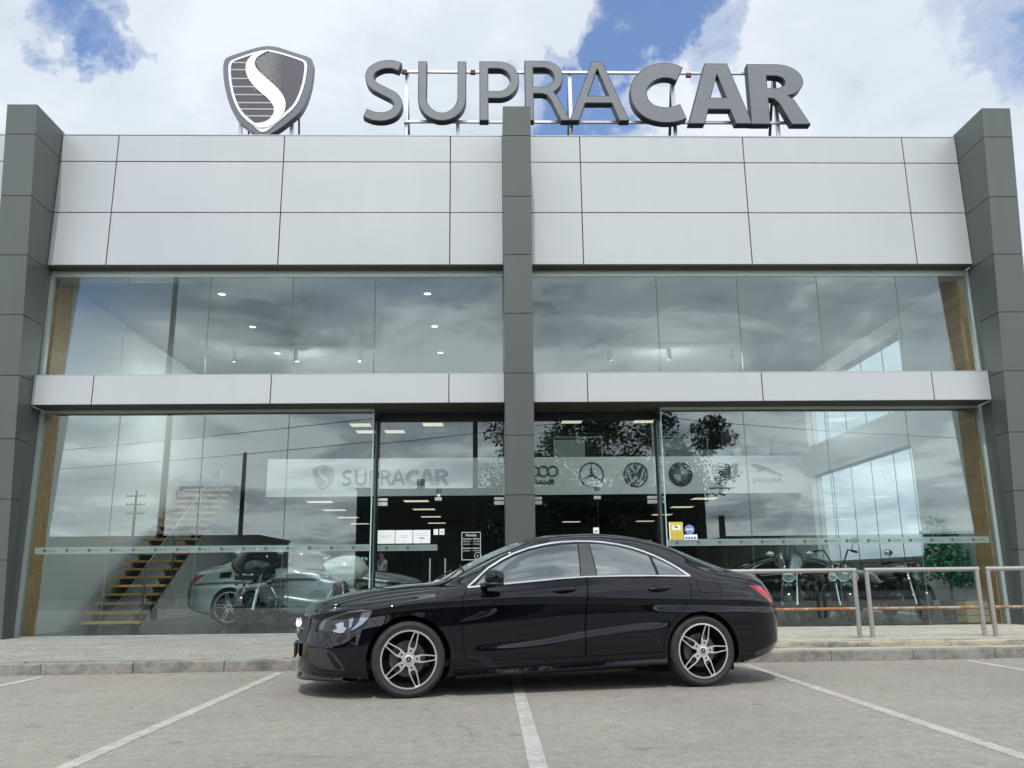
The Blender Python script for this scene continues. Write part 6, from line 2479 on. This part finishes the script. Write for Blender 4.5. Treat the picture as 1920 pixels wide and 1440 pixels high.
def pole(label, x, y, h, r=.13, arms=0, lamp=False):
    t = thing('utility_pole' if not lamp else 'lamp_post', label, 'pole', (x, y, 0))
    MB().cyl((0, 0, -.1), (0, 0, h), r, r * .75, 12).obj('pole', [mat('pole_wood', (.06, .055, .05), .8)], t)
    for k in range(arms):
        mb = MB()
        mb.box(-1.0 + .0 * k, 1.0, -.05, .05, h - .6 - k * .9, h - .48 - k * .9)
        for q in (-.9, -.4, .4, .9):
            mb.cyl((q, 0, h - .48 - k * .9), (q, 0, h - .3 - k * .9), .04, n=6)
        mb.obj('crossarm', [MATS['pole_wood']], t)
    if lamp:
        MB().tube([(0, 0, h - .1), (.3, 0, h + .5), (1.0, 0, h + .75), (1.7, 0, h + .7)], .05, 8).obj('arm', [M_DSTEEL], t)
        MB().blob((1.9, 0, h + .66), (.35, .12, .07), .7, .8).obj('lamp_head', [M_FRAME], t)
    return t


pole('tall concrete street pole left of the view, reflected through both rows of left glass', -9.45, 4.0, 11.6, .10)
pole('plain dark pole across the street reflected in the left showroom glass', -12.4, -14, 7.4)
pole('tall dark lamp post reflected in the left entrance doors', -.65, -8, 8.6, .14, 0, True)
pole('far utility pole with three crossarms beyond the low grey block', -36.7, -60, 10.4, .16, 3)
pole('dark post across the street reflected in the right showroom glass', 15.8, -29, 5.1, .27)


def wire(label, a, b, sag):
    a, b = Vector(a), Vector(b)
    pts = [a.lerp(b, t) - Vector((0, 0, sag * 4 * t * (1 - t))) for t in np.linspace(0, 1, 24)]
    tag(MB().tube(pts, .016, 6).obj('overhead_wire', [M_BLACK]), label, 'wire', 'overhead wires across the street')


wire('overhead wire rising towards the left entrance in the reflection', (-40, -13, 6.2), (-.65, -8, 8.5), .35)
wire('lower overhead wire running behind the left entrance reflection', (-30, -13, 6.0), (12, -13, 9.9), .5)
wire('overhead wire reflected across the right showroom glass', (3, -13, 9.6), (34, -13, 7.5), .5)

tr = thing('tree', 'broad dark leafed tree across the street reflected in the right entrance', 'tree', (5.4, -12, 0))
rt = random.Random(21)
mb = MB()
mb.tube([(0, 0, -.1), (.1, 0, 1.5), (-.05, .1, 3.2), (.1, 0, 5)], [.28, .22, .18, .10], 10)
for k in range(9):
    a = rt.uniform(0, 6.28)
    L = rt.uniform(2, 4.6)
    z0 = rt.uniform(2.4, 4.2)
    mb.tube([(0, 0, z0), (math.cos(a) * L * .5, math.sin(a) * L * .3, z0 + L * .35), (math.cos(a) * L, math.sin(a) * L * .5, z0 + L * .6)], [.10, .06, .03], 7)
for x_, z_ in ((2.4, 6.4), (3.8, 7.4), (5.2, 6.6), (6.0, 8.0), (4.6, 5.4), (3.0, 8.3)):
    mb.tube([(0, 0, 3.6), (x_ * .35, .1, 3.6 + (z_ - 3.6) * .55), (x_ * .7, -.1, 3.6 + (z_ - 3.6) * .8), (x_, 0, z_)], [.13, .09, .055, .02], 7)
mb.obj('trunk', [mat('bark', (.07, .055, .04), .9)], tr)
mb = MB()
for k in range(52):
    c = (rt.uniform(-5.2, 3.6), rt.uniform(-1.6, 1.6), rt.uniform(2.2, 9.0))
    leaves(mb, c, (1.0, .9, .75), 330, .17, rt)
for k in range(20):
    c = (rt.uniform(2.6, 6.4), rt.uniform(-1.2, 1.2), rt.uniform(5.0, 8.6))
    leaves(mb, c, (.6, .6, .45), 230, .17, rt)
for k in range(46):
    a = rt.uniform(0, 6.28)
    q = rt.random() ** .5
    c = (math.cos(a) * q * 4.6, math.sin(a) * q * 2.4, 5.7 + rt.uniform(-2.2, 2.2) * (1 - .45 * q) - .2 * q)
    s = rt.uniform(.55, 1.15)
    leaves(mb, c, (s * 1.15, s, s * .75), 290, .17, rt)
for k in range(20):
    c = (rt.uniform(-4.8, 1.8), rt.uniform(-1, 1), rt.uniform(1.2, 4.2))
    leaves(mb, c, (.9, .8, .6), 200, .17, rt)
mb.obj('crown', [leaf_mat('tree_leaf', (.012, .030, .010), (.035, .075, .022))], tr)

# boundary wall beyond the side windows
bw = thing('boundary_wall', 'low concrete boundary wall outside the right side windows', 'wall', (11.6, 28, 0))
MB().box(-.1, .1, -14, 30, 0, 1.38).box(-.14, .14, -14, 30, 1.382, 1.47).obj('concrete', [M_KERB], bw)

# ------------------------------------------------------------------ leaf litter and grit along the kerb
rg = random.Random(9)
mb = MB()
for _ in range(900):
    x = rg.uniform(-9, 9)
    d = abs(rg.gauss(0, .10)) + .01 if rg.random() < .8 else rg.uniform(.05, 5.5)
    y = KY(x) - d
    s_ = rg.uniform(.006, .018) if d < .6 else rg.uniform(.006, .014)
    a = rg.uniform(0, 6.28)
    z = .006 + rg.uniform(0, .004)
    vs = []
    for q, k in ((0, 1), (1.6, .5), (3.14, 1), (4.7, .5)):
        vs.append((x + math.cos(a + q) * s_ * k, y + math.sin(a + q) * s_ * k, z + rg.uniform(0, .008)))
    mb.add(vs, [(0, 1, 2, 3)])
lt = mb.obj('leaf_litter', [leaf_mat('dry_leaf', (.05, .032, .018), (.24, .12, .05))])
stuff(lt)
mb = MB()
for _ in range(700):
    x = rg.uniform(-9, 9)
    y = KY(x) - abs(rg.gauss(0, .06)) - .004
    r_ = rg.uniform(.003, .008)
    mb.add([(x - r_, y - r_, .004), (x + r_, y - r_, .004), (x, y + r_, .004), (x, y, .004 + r_ * 1.3)], [(0, 1, 3), (1, 2, 3), (2, 0, 3)])
stuff(mb.obj('kerb_grit', [M_BED]))
